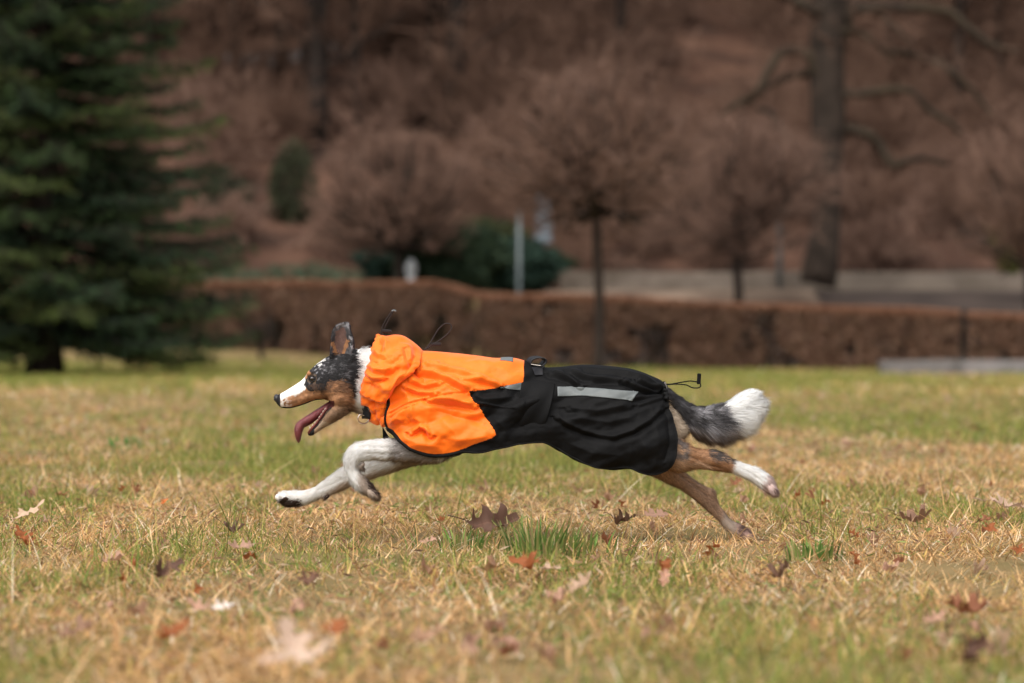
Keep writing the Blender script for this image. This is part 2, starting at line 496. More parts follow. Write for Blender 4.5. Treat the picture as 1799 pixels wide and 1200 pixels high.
LG = 'fallen leaves on the meadow'
def put_leaf(me, px, py, rot, label, z=0.03, group=LG, cat='leaf', src=None):
    D = FPX * (CAMZ - z) / (py - HOR)
    if py > 870: z += .014
    o = obj('fallen_leaf', me, loc=(gx(px, D), D + CAMY, z + float(ground_h(gx(px, D), D + CAMY))), rot=(Matrix.Rotation(rot[0] * .75, 3, 'X') @ Matrix.Rotation(rot[1], 3, 'Y') @ Matrix.Rotation(rot[2], 3, 'Z')).to_euler(), label=label, cat=cat, group=group)
    return o
BR = (0.12, 0.062, 0.042); OR = (0.30, 0.095, 0.03); PK = (0.46, 0.27, 0.19); PL = (0.50, 0.34, 0.24); RU = (0.26, 0.10, 0.05); TN = (0.36, 0.21, 0.13)
R_ = math.radians
big = [
 (857, 932, .135, .5, .5, BR, (R_(60), R_(12), R_(8)), 'large dark brown oak leaf standing curled in green grass under the dog', .062),
 (930, 1000, .085, .6, .4, OR, (R_(35), R_(-20), R_(150)), 'rust orange curled leaf at the foot of the tall green tuft', .035),
 (1092, 928, .075, .9, .6, (0.16, 0.085, 0.05), (R_(15), R_(12), R_(20)), 'dark brown leaf touching a pale leaf below the black hem', .03),
 (1148, 913, .075, .2, .2, PK, (R_(25), 0, R_(10)), 'pale pink flat leaf below the rear hem of the coat', .035),
 (427, 972, .07, .3, .2, (0.40, 0.24, 0.17), (R_(28), R_(6), R_(200)), 'pinkish brown leaf lying flat below the stretched front paw', .03),
 (283, 1020, .085, .9, .7, BR, (R_(40), R_(30), R_(40)), 'dark brown crumpled leaf at lower left', .03),
 (40, 955, .07, .7, .5, OR, (R_(30), R_(20), R_(140)), 'orange brown curled leaf at the left edge', .03),
 (45, 922, .11, .2, .3, (0.60, 0.42, 0.29), (R_(20), R_(-25), R_(20)), 'long pale tan leaf above the orange brown one at the left edge', .03),
 (540, 1027, .06, .8, .6, (0.16, 0.08, 0.05), (R_(30), R_(-10), R_(10)), 'brown curled leaf in the grass right of the dark crumpled one', .03),
 (525, 1186, .105, .5, .45, (0.60, 0.44, 0.34), (R_(40), R_(8), R_(118)), 'large pale blurred leaf closest to the viewer at the bottom', .055),
 (588, 1140, .06, .4, .3, OR, (R_(30), 0, R_(60)), 'small red orange leaf behind the large pale blurred leaf', .04),
 (475, 1188, .06, .3, .3, PL, (R_(25), 0, R_(10)), 'pale leaf left of the large pale blurred leaf', .03),
 (403, 935, .075, 1.0, .5, BR, (R_(25), R_(20), R_(15)), 'dark twisted leaf in straw left of the standing oak leaf', .02),
 (1368, 1012, .075, 1.0, .6, (0.15, 0.08, 0.05), (R_(25), R_(-20), R_(30)), 'dark brown twisted leaf right of the landed rear paw', .03),
 (1018, 1058, .06, .4, .5, PL, (R_(35), R_(-20), R_(30)), 'pale cream leaf with an upturned edge below the rust orange one', .03),
 (1165, 1000, .05, .6, .6, OR, (R_(40), R_(30), R_(70)), 'small rusty leaf standing in straw below the coat hem', .04),
 (1166, 1022, .05, .4, .5, (0.45, 0.25, 0.17), (R_(50), R_(10), R_(80)), 'pinkish leaf just under the small rusty leaf', .02),
 (750, 962, .05, .4, .3, PK, (R_(25), R_(-10), R_(0)), 'small pale pink leaf left of the large dark brown oak leaf', .03),
 (1738, 952, .055, .6, .4, OR, (R_(35), R_(10), R_(70)), 'bright orange leaf at the far right of the meadow', .03),
 (1765, 902, .12, .2, .4, (0.50, 0.34, 0.25), (R_(15), R_(10), R_(5)), 'long pale leaf lying on the grass at the right edge', .03),
 (1728, 925, .07, .5, .4, RU, (R_(20), R_(10), R_(40)), 'rusty leaf between the pale and the orange leaf at right', .02),
 (1690, 1078, .10, .6, .5, RU, (R_(18), R_(5), R_(8)), 'long reddish brown leaf in the right foreground', .02),
 (1602, 920, .11, .6, .4, (0.25, 0.14, 0.09), (R_(15), 0, R_(-8)), 'brown leaf lying flat right of the rear paws', .02),
 (288, 893, .03, .4, .3, (0.55, 0.16, 0.04), (R_(50), 0, R_(50)), 'tiny bright orange leaf in the grass left of the front paw', .03),
 (108, 884, .05, .6, .3, (0.35, 0.17, 0.08), (R_(15), 0, R_(0)), 'small brown leaf above the left edge leaves', .02),
 (1292, 846, .06, .6, .4, RU, (R_(45), 0, R_(40)), 'rusty leaf seen between the two hind legs', .04),
 (1296, 862, .05, .3, .3, PL, (R_(30), 0, R_(20)), 'pale leaf under the rusty one between the hind legs', .02),
 (1640, 1105, .05, .3, .3, PK, (R_(30), 0, R_(40)), 'pinkish pale blurred leaf in the right foreground', .02),
 (300, 1138, .07, .5, .4, OR, (R_(25), 0, R_(40)), 'blurred orange leaf in the left foreground', .02),
 (388, 1092, .045, .3, .3, (0.8, 0.7, 0.65), (R_(30), 0, R_(20)), 'small whitish leaf in the left foreground', .02),
 (352, 1096, .06, .5, .4, PK, (R_(25), 0, R_(140)), 'pink tan leaf beside the small whitish leaf', .02),
 (740, 1150, .07, .6, .4, TN, (R_(22), 0, R_(15)), 'tan blurred leaf at the bottom left of centre', .02),
 (125, 1120, .08, .6, .5, (0.3, 0.17, 0.11), (R_(25), 0, R_(25)), 'brown blurred leaf at the lower left corner', .02),
 (1790, 968, .05, .6, .4, OR, (R_(35), 0, R_(70)), 'orange leaf cut off by the right edge', .03),
 (1700, 1165, .09, 1.0, .8, BR, (R_(45), R_(20), R_(50)), 'dark curled leaf at the lower right corner', .03),
 (195, 990, .07, .5, .4, PK, (R_(18), 0, R_(10)), 'pink tan leaf left of the dark crumpled leaf', .02),
 (960, 1010, .06, .3, .2, PL, (R_(18), 0, R_(-20)), 'pale leaf lying against the rust orange curled leaf', .02),
]
for i, (px, py, s, cu, fo, c, rot, lab, z) in enumerate(big):
    put_leaf(leaf_mesh(s * 1.0, cu, fo, c, i + 1), px, py, rot, lab, z)
# many small leaves, blurred by distance or nearness
kinds = [(OR, 'small orange brown leaf among the scattered ones on the meadow', .055), (PK, 'small pinkish tan leaf among the scattered ones on the meadow', .06),
         (PL, 'small pale cream leaf among the scattered ones on the meadow', .055), (TN, 'small mid brown leaf among the scattered ones on the meadow', .055), (RU, 'small dark rusty leaf among the scattered ones on the meadow', .05)]
protos = [leaf_mesh(s, (.5, 1.1, .8, 1.3, .9)[i], (.8, .6, 1.0, .5, 1.2)[i], c, 60 + i, lobes=i not in (1, 3)) for i, (c, l, s) in enumerate(kinds)]
rr = random.Random(5)
spots = [(352, 722), (370, 715), (440, 711), (392, 728), (165, 705), (125, 728), (255, 745), (180, 718), (1445, 690), (1440, 700), (1667, 703), (1520, 735), (1650, 745), (1580, 790), (1515, 735), (870, 1130)]
for k in range(165):
    py = 662 + (1190 - 662) * rr.random() ** 1.9
    spots.append((rr.uniform(-20, 1820), py))
for k, (px, py) in enumerate(spots):
    i = rr.choice([1, 2, 1]) if k < 16 else rr.choices(range(5), [3, 3, 2, 4, 2])[0]
    o = put_leaf(protos[i], px, py, (rr.uniform(-.7, .9), rr.uniform(-1.0, 1.0), rr.uniform(0, 6.28)), kinds[i][1], .020 if py < 900 else -.001, group='small scattered leaves')
    sc_ = rr.uniform(.7, 1.25) * (1.25 if k < 16 else 1); o.scale = (sc_,) * 3
# ------------------------------------------------------------------ bare trees
def grow(r, p, d, L, rad, depth, segs, spread=0.6, up=0.15, nseg=4, kids=(3, 5), tw=0.75, taper=0.55, minr=0.002):
    """recursive branch; appends (p0,p1,r0,r1,depth)"""
    d = np.asarray(d, float); d /= np.linalg.norm(d)
    pts = [np.asarray(p, float)]; dirs = [d]
    for i in range(nseg):
        d = d + r.normal(0, 0.13, 3) + np.array([0, 0, up * 0.25]); d /= np.linalg.norm(d)
        pts.append(pts[-1] + d * L / nseg); dirs.append(d)
    for i in range(nseg):
        r0 = rad * (1 - (1 - taper) * i / nseg); r1 = rad * (1 - (1 - taper) * (i + 1) / nseg)
        segs.append((pts[i], pts[i + 1], max(r0, minr), max(r1, minr), depth))
    if depth <= 0: return
    n = r.integers(kids[0], kids[1] + 1)
    for k in range(n):
        f = 0.3 + 0.7 * (k + r.random()) / n
        q = min(int(f * nseg), nseg); base = pts[q]; bd = dirs[q]
        a = r.normal(0, 1, 3); a -= bd * a.dot(bd); a /= np.linalg.norm(a) + 1e-9
        nd = bd + a * spread * (0.6 + 0.8 * r.random()) + np.array([0, 0, up])
        grow(r, base, nd, L * tw * (0.7 + 0.5 * r.random()), rad * 0.5, depth - 1, segs, spread, up, 3 if depth < 2 else nseg, kids, tw, taper, minr)

def segs_to_meshes(segs, split, mat_thick, mat_thin, name1, name2):
    P0 = np.array([s[0] for s in segs]); P1 = np.array([s[1] for s in segs]); R0 = np.array([s[2] for s in segs]); R1 = np.array([s[3] for s in segs]); Dp = np.array([s[4] for s in segs])
    th = Dp >= split
    V, F = seg_mesh(P0[th], P1[th], R0[th] * 1.0, R1[th], 7)
    m1 = mesh_from(name1, V, [F], mat_thick)
    V, F = seg_mesh(P0[~th], P1[~th], R0[~th], R1[~th], 3)
    m2 = mesh_from(name2, V, [F], mat_thin)
    return m1, m2

# --- round-headed street trees (bare, dense globe crowns)
def globe_tree(px, D, base_z, crown_c, rx, rz, trunk_r, trunk_top, seed, label, n_main=26, tw_r=0.0048):
    r = np.random.default_rng(seed)
    X, Y = gx(px, D), D + CAMY
    root = empty('globe_tree', (X, Y, base_z), label, 'tree', 'round headed bare trees along the hedge')
    pts = [(0.02 * math.sin(t * 5), 0, t * trunk_top) for t in np.linspace(-0.03, 1, 10)]
    V, F, T = tube_pts(np.array(pts), np.linspace(trunk_r * 1.25, trunk_r * 0.9, 10), 10)
    mtr = mesh_from('trunk', V, [F, T], M_BARK)
    obj('trunk', mtr, root, loc=(0, 0, 0))
    segs = []
    cz = crown_c
    for k in range(n_main):
        az = r.random() * 6.283; el = r.uniform(-0.12, 1.45)
        d = np.array([math.cos(az) * math.cos(el), math.sin(az) * math.cos(el), math.sin(el)])
        R = 1.0 / math.sqrt((math.cos(el) / rx) ** 2 + (math.sin(el) / (cz + rz - trunk_top)) ** 2)
        grow(r, (0, 0, trunk_top - 0.08), d, R * 0.98, 0.030, 3, segs, 0.75, 0.03, 4, (5, 6), 0.55, 0.5, tw_r)
    # keep inside an uneven ellipsoid
    P1 = np.array([s[1] for s in segs])
    q = (P1[:, 0] / rx) ** 2 + (P1[:, 1] / rx) ** 2 + ((P1[:, 2] - cz) / rz) ** 2
    lim = 1.25 + 0.9 * (fbm(P1[:, 0] * 2, P1[:, 1] * 2, P1[:, 2] * 2, 2) - .35)
    segs = [s for s, k in zip(segs, q < lim) if k]
    m1, m2 = segs_to_meshes(segs, 2, M_BARK, M_TWIG, 'branches', 'twigs')
    cr_ = obj('crown', m1, root, loc=(0, 0, 0)); obj('twigs', m2, cr_, loc=(0, 0, 0))
    return root
def gt(px, D, cy, ry, rx, ty, tr, seed, label, n):
    b = float(ground_h(gx(px, D), D + CAMY))
    globe_tree(px, D, b, gz(cy, D) - b, rx, ry, tr, gz(ty, D) - b, seed, label, n)
gt(1051, 46.5, 262, 1.05, 1.55, 368, .065, 1, 'bare round crowned tree with slim straight trunk before the hedge, behind the dog', 34)
gt(1296, 57, 345, 1.2, 1.75, 445, .075, 2, 'bare round crowned tree behind the hedge between the slim trunk and the lamp post', 30)
gt(702, 56.6, 345, .95, 1.45, 435, .075, 3, 'bare round crowned tree behind the hedge next to the white bollard', 30)
gt(1810, 48.5, 320, 1.2, 1.1, 455, .08, 4, 'bare round crowned tree cut off by the right edge', 30)

# --- large old tree with arching limbs
def limb(path, r0, r1, Y0, D, acc, seed):
    r = np.random.default_rng(seed)
    P = cr(np.array(path, float), 26)
    dep = Y0 + np.cumsum(r.normal(0, 0.03, 26))
    pts = np.stack([gx(P[:, 0], D), dep, gz(P[:, 1], D)], -1)
    pts[:, [0, 2]] += r.normal(0, 0.012, (26, 2))
    V, F, T = tube_pts(pts, np.linspace(r0, r1, 26), 8)
    acc.add(V, F, T)
    return pts
D = 60.0; Y0 = D + CAMY
old = empty('old_tree', (gx(1450, D), Y0, gz(488, D)), 'big old bare tree with thick dark trunk and arching drooping limbs at right', 'tree')
tr = Acc()
P = cr(np.array([(1438, 500, .30), (1445, 470, .28), (1450, 400, .27), (1452, 300, .28), (1455, 200, .31), (1452, 100, .31), (1458, 0, .31), (1462, -120, .28), (1455, -260, .22)], float), 30)
V, F, T = tube_pts(np.stack([gx(P[:, 0], D), np.full(30, Y0), gz(P[:, 1], D)], -1), P[:, 2], 12)
tr.add(V, F, T)
P = cr(np.array([(1415, 497, .10), (1418, 470, .11), (1432, 425, .12), (1446, 370, .12)], float), 12)
V, F, T = tube_pts(np.stack([gx(P[:, 0], D), np.full(12, Y0 - .1), gz(P[:, 1], D)], -1), P[:, 2], 8); tr.add(V, F, T)
obj('trunk', tr.mesh('trunk', M_BARK3), old)
limbs = [
 ([(1440, 135), (1420, 100), (1395, 90), (1365, 100), (1345, 135), (1330, 160), (1290, 185), (1262, 205)], .11, .04),
 ([(1440, 128), (1400, 130), (1360, 145), (1310, 185)], .09, .04),
 ([(1440, 330), (1415, 310), (1395, 270), (1370, 225), (1350, 198), (1330, 192)], .10, .05),
 ([(1455, 230), (1500, 228), (1530, 240), (1550, 265), (1565, 288), (1620, 278), (1665, 288)], .11, .05),
 ([(1455, 170), (1520, 165), (1570, 158), (1605, 165), (1630, 195), (1660, 212), (1685, 235)], .10, .045),
 ([(1455, 60), (1490, 20), (1540, 15), (1600, 12), (1660, 20), (1700, 50), (1740, 80), (1790, 90)], .13, .05),
 ([(1460, 60), (1500, 55), (1530, 70), (1555, 90), (1570, 110)], .09, .035),
 ([(1455, 30), (1500, 5), (1560, 40), (1600, 80)], .07, .03),
 ([(1640, 110), (1680, 140), (1710, 165), (1738, 205)], .07, .03),
 ([(1560, 90), (1600, 95), (1640, 110)], .05, .06),
 ([(1440, 25), (1400, 5), (1370, -10), (1300, -40)], .12, .06),
 ([(1455, 75), (1480, 85), (1490, 60)], .07, .05),
 ([(1490, 30), (1492, 60), (1490, 72)], .06, .03),
 ([(1455, -60), (1560, -90), (1680, -70), (1800, -20)], .13, .06),
 ([(1455, -70), (1330, -110), (1200, -90), (1120, -40)], .13, .05),
]
la = Acc(); sg = []; r = np.random.default_rng(9)
for i, (path, a, b) in enumerate(limbs):
    pts = limb(path, a, b, Y0 + (0.0 if i % 2 else -0.15), D, la, i)
    for k in range(5, 26, 2):
        d = r.normal(0, 1, 3); d[2] -= 0.25; d[1] *= .8
        grow(r, pts[k], d, r.uniform(0.35, 0.9), 0.016, 2, sg, 0.8, -0.05, 4, (2, 4), 0.6, 0.5, 0.004)
lo = obj('limbs', la.mesh('limbs', M_MOSS), old)
V, F = seg_mesh(*[np.array([s[j] for s in sg]) for j in range(4)], 3); m2 = mesh_from('twigs', V, [F], M_TWIG2)
obj('twigs', m2, lo)

# --- forest on the slope: prototypes then copies
def forest_proto(seed, H, r0, lean):
    r = np.random.default_rng(seed)
    t = np.linspace(0, 1, 14)
    P = np.stack([lean * np.sin(t * 2.2) + 0.08 * np.sin(t * 9 + seed), 0.05 * np.cos(t * 7), -0.3 + t * H], -1)
    V, F, T = tube_pts(P, r0 * (1 - 0.75 * t) + 0.01, 9)
    mt = mesh_from('trunk', V, [F, T], M_BARK2)
    segs = []
    for k in range(30):
        f = 0.12 + 0.85 * (k + r.random()) / 30
        p = np.array([np.interp(f, t, P[:, 0]), 0, np.interp(f, t, P[:, 2])])
        az = r.random() * 6.283; d = np.array([math.cos(az), math.sin(az), 0.55 + 0.5 * r.random()])
        grow(r, p, d, H * 0.19 * (1.25 - f) * r.uniform(.7, 1.2), r0 * 0.22, 3, segs, 0.75, 0.06, 4, (3, 5), 0.62, 0.5, 0.009)
    return (mt,) + segs_to_meshes(segs, 3, M_BARK2, M_TWIG2, 'branches', 'twigs')
prot = [forest_proto(11, 12, .17, .3), forest_proto(12, 14, .22, -.2), forest_proto(13, 9, .11, .35), forest_proto(14, 7, .07, -.3)]
def forest_tree(px, D, k, label, rot=0.0, s=1.0, group='bare trees on the wooded slope'):
    X, Y = gx(px, D), D + CAMY
    root = empty('forest_tree', (X, Y, float(ground_h(X, Y))), label, 'tree', group)
    root.rotation_euler = (0, 0, rot); root.scale = (s, s, s)
    obj('trunk', prot[k][0], root, loc=(0, 0, 0))
    c = obj('crown', prot[k][1], root, loc=(0, 0, 0)); obj('twigs', prot[k][2], c, loc=(0, 0, 0))
    return root
named = [(560, 69.5, 1, 'thickest dark forest trunk left of centre above the tall green bush'), (800, 71, 1, 'dark bent forest trunk above the middle of the dog coat hood'),
         (640, 70, 2, 'thin dark forest trunk just right of the thickest one'), (425, 72, 2, 'slim dark forest trunk nearest to the spruce'),
         (492, 74, 0, 'slim forest trunk between the spruce and the thickest trunk'), (1297, 84, 1, 'pale grey straight forest trunk at the top right of centre'),
         (985, 80, 0, 'faint dark forest trunk above the slim globe tree'), (1640, 82, 1, 'forest trunk behind the arching limbs at right'), (1560, 78, 2, 'thin forest trunk right of the big old tree')]
for i, (px, D, k, lab) in enumerate(named):
    forest_tree(px, D, k, lab, i * 1.3)
rr = random.Random(11)
for i in range(215):
    D = rr.uniform(71.5, 118)
    px = rr.uniform(-1000, 2800)
    if D < 78 and min(abs(px - q) for q in (560, 800, 640, 492)) < 22: px += 60
    forest_tree(px, D, rr.choices([0, 1, 2, 3], [3, 3, 4, 2])[0], 'bare brown tree lost among the others on the leafy slope', rr.uniform(0, 6.28), rr.uniform(.8, 1.2), 'thicket of bare trees on the slope')

# --- leafless undergrowth shrubs
def shrub_meshes(seed, h, n, mat, rspread=0.9):
    r = np.random.default_rng(seed); segs = []
    for k in range(n):
        az = r.random() * 6.283
        d = np.array([math.cos(az) * rspread, math.sin(az) * rspread, 0.5 + r.random()])
        grow(r, (r.normal(0, .15), r.normal(0, .15), -.05), d, h * 0.55 * r.uniform(.7, 1.2), 0.02, 3, segs, 0.7, 0.05, 4, (3, 4), 0.62, 0.5, 0.008)
    P0 = np.array([s[0] for s in segs]); P1 = np.array([s[1] for s in segs]); R0 = np.array([s[2] for s in segs]); R1 = np.array([s[3] for s in segs])
    V, F = seg_mesh(P0, P1, R0, R1, 3)
    return mesh_from('bare_shrub', V, [F], mat)
sh = [shrub_meshes(31, 1.6, 16, M_TWIG), shrub_meshes(32, 2.2, 20, M_TWIG2), shrub_meshes(33, 1.2, 14, M_TWIG)]
for i in range(285):
    D = rr.uniform(62.2, 92); px = rr.uniform(-800, 2500)
    if D < 73 and min(abs(px - q) for q in (560, 800, 640)) < 60: px += 80
    X, Y = gx(px, D), D + CAMY
    o = obj('bare_shrub', sh[rr.randrange(3)], loc=(X, Y, float(ground_h(X, Y))), rot=(0, 0, rr.uniform(0, 6.28)), label='leafless reddish brown shrub in the undergrowth of the slope', cat='shrub', group='bare shrubs of the undergrowth')
    s = rr.uniform(.7, 1.3); o.scale = (s, s, s)

# ------------------------------------------------------------------ leafy masses
def leaf_cloud(P, size, cols, r, flat=0.0):
    n = len(P)
    a = r.normal(0, 1, (n, 3)); a /= np.linalg.norm(a, axis=1, keepdims=True)
    b = r.normal(0, 1, (n, 3)); b -= a * (a * b).sum(1, keepdims=True); b /= np.linalg.norm(b, axis=1, keepdims=True)
    s = size * (0.6 + 0.8 * r.random((n, 1)))
    V = np.stack([P - a * s, P - b * s * .55 , P + a * s, P + b * s * .55], 1).reshape(-1, 3)
    F = np.arange(n * 4).reshape(-1, 4)
    c = np.asarray(cols)[r.integers(0, len(cols), n)] * (0.7 + 0.6 * r.random((n, 1)))
    return V, F, np.repeat(c, 4, 0)

def green_bush(px, D, z0, rx, ry, rz, n, cols, label, seed, name='evergreen_bush', size=0.04, cone=False, cat='bush'):
    r = np.random.default_rng(seed)
    X, Y = gx(px, D), D + CAMY
    u = r.normal(0, 1, (n, 3)); u /= np.linalg.norm(u, axis=1, keepdims=True)
    q = (0.45 + 0.55 * r.random((n, 1)) ** 0.6)
    P = u * q
    lum = 0.40 + 1.15 * fbm(u[:, 0] * 2.2 + seed, u[:, 1] * 2.2, u[:, 2] * 2.2, 2)
    P = P * lum[:, None]
    P[:, 2] = P[:, 2] * 0.5 + 0.5
    if cone: P[:, :2] *= (1.15 - 0.75 * P[:, 2:3])
    P = P * np.array([rx, ry, 2 * rz])
    V, F, C = leaf_cloud(P, size, cols, r)
    A = Acc(); A.add(V, F); A.C.append(C)
    root = empty(name, (X, Y, z0), label, cat)
    obj('foliage', A.mesh('foliage', M_NEEDLE, smooth=False), root, loc=(0, 0, 0))
    segs = []
    for k in range(10):
        az = r.random() * 6.28
        grow(r, (0, 0, -.05), (math.cos(az) * rx * .5, math.sin(az) * ry * .5, rz * 1.2), rz * 1.1, .02, 1, segs, .6, .1)
    V, F = seg_mesh(*[np.array([s[j] for s in segs]) for j in range(4)], 4)
    obj('stems', mesh_from('stems', V, [F], M_BARK), root, loc=(0, 0, 0))
    return root
DG = [(0.03, 0.055, 0.03), (0.045, 0.075, 0.04), (0.06, 0.09, 0.045), (0.022, 0.038, 0.022)]
BG = [(0.03, 0.06, 0.045), (0.045, 0.085, 0.06), (0.025, 0.05, 0.035)]
green_bush(515, 65, gz(405, 65), .5, .45, .80, 4200, [(0.05, 0.055, 0.03), (0.065, 0.07, 0.035), (0.035, 0.04, 0.022)], 'tall dark green bush below the thickest forest trunk', 41, 'evergreen_bush')
green_bush(800, 57.5, gz(520, 57.5), .95, .6, .58, 16000, DG, 'large dark evergreen bush behind the hedge left of the grey pole', 42)
green_bush(905, 58, gz(515, 58), .75, .5, .45, 12000, BG, 'rounded blue green bush around the grey pole behind the hedge', 43)
green_bush(690, 58.5, gz(500, 58.5), .6, .5, .32, 9000, BG, 'low blue green bush left of the white bollard', 44)
green_bush(850, 61, gz(480, 61), .9, .5, .5, 12000, [(0.05, 0.055, 0.02), (0.07, 0.075, 0.03), (0.03, 0.04, 0.02)], 'olive dark bush behind the other evergreens at centre', 45)
green_bush(1785, 58, gz(475, 58), .45, .4, .45, 6000, [(0.10, 0.12, 0.02), (0.14, 0.15, 0.03), (0.07, 0.09, 0.02)], 'yellow green bush at the right edge behind the hedge', 46)
green_bush(400, 66, gz(400, 66), .6, .5, .55, 3500, [(0.06, 0.055, 0.035), (0.045, 0.05, 0.03)], 'brownish green bush right beside the spruce on the slope', 47)
green_bush(955, 60.5, gz(480, 60.5), .5, .3, .18, 5000, DG, 'low dark bush under the two plate sign', 48)
# green ground cover band at left
r = np.random.default_rng(50); n = 70000
P = np.stack([r.uniform(-7.5, -1.6, n), r.uniform(47.2, 52.6, n), np.zeros(n)], 1)
P[:, 2] = ground_h(P[:, 0], P[:, 1]) + 0.28 * r.random(n) * (0.3 + fbm(P[:, 0] * 2, P[:, 1] * 2, 0, 2))
V, F, C = leaf_cloud(P, 0.035, [(0.06, 0.10, 0.06), (0.08, 0.13, 0.08), (0.05, 0.07, 0.04), (0.16, 0.09, 0.06)], r)
A = Acc(); A.add(V, F); A.C.append(C)
obj('ground_cover', A.mesh('ground_cover', M_NEEDLE, False), kind='stuff', label='low green ground cover behind the left hedge')

# ------------------------------------------------------------------ hedge (brown beech leaves)
def hedge(name, knots, thick, n, label, seed, cat='hedge'):
    """knots: (px, D, top_z); base on ground"""
    r = np.random.default_rng(seed)
    K = np.array([(gx(p, D), D + CAMY, z) for p, D, z in knots])
    x0, y0 = K[0, 0], K[0, 1]
    root = empty(name, (x0, y0, 0), label, cat)
    x = r.uniform(K[0, 0], K[-1, 0], n)
    yc = np.interp(x, K[:, 0], K[:, 1]); top = np.interp(x, K[:, 0], K[:, 2])
    sel = r.random(n)
    dpt = np.where(sel < .42, -thick / 2 + np.abs(r.normal(0, .05, n)), r.uniform(-thick / 2, thick / 2, n))
    zz = np.where(sel > .75, top - np.abs(r.normal(0, .05, n)), top * r.random(n) ** 0.85)
    dens = fbm(x * 1.6, zz * 2.2, seed, 3)
    low = zz < 0.26
    dens2 = fbm(x * 4.5, zz * 3.0, seed + 5, 2)
    keep = ((dens * .6 + dens2 * .4) > 0.43 + 0.04 * low) | (zz > top - .1) | (dpt > 0.02)
    P = np.stack([x, yc + dpt + 0.10 * (dens - .5), zz + 0.03 + 0.05 * (fbm(x * 1.1, 0 * x, 3, 2) - .5)], 1)[keep]
    V, F, C = leaf_cloud(P, 0.034, [(0.22, 0.12, 0.078), (0.16, 0.085, 0.058), (0.30, 0.18, 0.12), (0.10, 0.055, 0.04), (0.21, 0.135, 0.085)], r)
    isT = np.repeat(P[:, 2] > np.interp(P[:, 0], K[:, 0], K[:, 2]) - .05, 4)
    C = np.where(isT[:, None], C * 0 + np.array([0.32, 0.165, 0.10]) * (0.8 + .4 * r.random((len(C), 1))), C)   # new top leaves more orange, with the lit top put into their colour
    V[:, 2] = np.maximum(V[:, 2], 0.01)
    A = Acc(); A.add(V, F); A.C.append(C)
    fo = obj('foliage', A.mesh('foliage', M_LEAF, False), root)
    segs = []
    L = K[-1, 0] - K[0, 0]
    for k in range(int(L / 0.11)):
        xx = K[0, 0] + (k + r.random()) * 0.11
        if xx > K[-1, 0]: break
        yy = np.interp(xx, K[:, 0], K[:, 1]); tp = np.interp(xx, K[:, 0], K[:, 2])
        grow(r, (xx, yy + r.normal(0, .08), -.03), (r.normal(0, .25), r.normal(0, .2), 1), tp * 0.72, 0.017 + .012 * r.random(), 2, segs, 0.7, 0.12, 5, (3, 5), 0.5, 0.5, 0.004)
    segs = [s for s in segs if max(s[0][2], s[1][2]) < np.interp(s[0][0], K[:, 0], K[:, 2]) - 0.02]
    V, F = seg_mesh(*[np.array([s[j] for s in segs]) for j in range(4)], 4)
    obj('stems', mesh_from('stems', V, [F], M_BARK), root)
    return root
hedge('hedge', [(-900, 58.5, 1.42), (420, 55.5, 1.32), (760, 53.5, 1.30), (800, 53.4, 1.22), (835, 53.3, 1.12)], 0.55, 330000, 'taller brown leaved beech hedge on the left behind the dog head', 54)
hedge('hedge', [(840, 52.5, 1.10), (1100, 50.8, 1.02), (1560, 48.8, 0.84), (1682, 48.4, 0.82)], 0.55, 105000, 'long brown leaved beech hedge running behind the dog coat and tail', 52)
hedge('hedge', [(1700, 48.2, 0.80), (1799, 47.8, 0.76), (2300, 46.5, 0.70)], 0.55, 45000, 'short brown beech hedge right of the gap at the right edge', 53)
D = 48.3
gp = empty('gate_post', (gx(1692, D), D + CAMY, 0), 'dark weathered wooden post in the gap of the hedge', 'post')
V, F, T = tube_pts([(0, 0, -.05), (0, 0, .78), (0, 0, .84)], [.035, .033, .02], 8); obj('shaft', mesh_from('shaft', V, [F, T], M_BARK), gp, loc=(0, 0, 0))
V, F, T = tube_pts([(0, 0, .84), (0, 0, .87)], [.042, .02], 8); obj('cap', mesh_from('cap', V, [F, T], M_BARK), gp, loc=(0, 0, 0))

# low dead shrub by the left hedge end
r = np.random.default_rng(77); segs = []
for k in range(7):
    az = r.random() * 6.28
    grow(r, (0, 0, .3), (math.cos(az) * .7, math.sin(az) * .7, .8), .35, .025, 3, segs, .7, .05, 4, (3, 4), .65, .5, .004)
segs.append((np.array([0, 0, -.03]), np.array([.02, 0, .33]), .05, .04, 3))
V, F = seg_mesh(*[np.array([s[j] for s in segs]) for j in range(4)], 5)
obj('bare_sapling', mesh_from('bare_sapling', V, [F], M_BARK), loc=(gx(457, 53), 45.0, 0), label='short gnarled dark sapling before the left hedge, right of the spruce', cat='sapling')

# ------------------------------------------------------------------ stonework, posts
def stone_wall(name, x0, x1, y0, y1, z0f, h, label, seed, mat, bl=0.55, cat='wall'):
    r = np.random.default_rng(seed)
    root = empty(name, (x0, y0, 0), label, cat)
    A = Acc(); x = x0
    while x < x1:
        L = bl * r.uniform(.7, 1.4)
        zb = float(z0f(x + L / 2, y0)) - .08
        V, F = box_vf(x + .004, min(x + L, x1) - .004, y0 + r.uniform(0, .02), y1, zb, zb + .08 + h * r.uniform(.94, 1.02))
        V = np.array(V) + r.normal(0, .006, (8, 3)); A.add(V, F); x += L
    o = obj('blocks', A.mesh('blocks', mat, False), root)
    bv = o.modifiers.new('soft edges', 'BEVEL'); bv.width = 0.015; bv.segments = 2
    return root
stone_wall('stone_wall', gx(985, 61.3), gx(2300, 61.3), 53.3, 53.65, lambda x, y: 1.22 + 0 * x, .30, 'low pale stone wall beyond the road at right', 61, M_STONE, 1.6)
stone_wall('stone_curb', gx(1545, 45), gx(2100, 45), 36.8, 37.2, lambda x, y: 0.0, .17, 'low grey stone edging on the grass at the right, before the hedge', 62, M_STONE2, .9, 'curb')
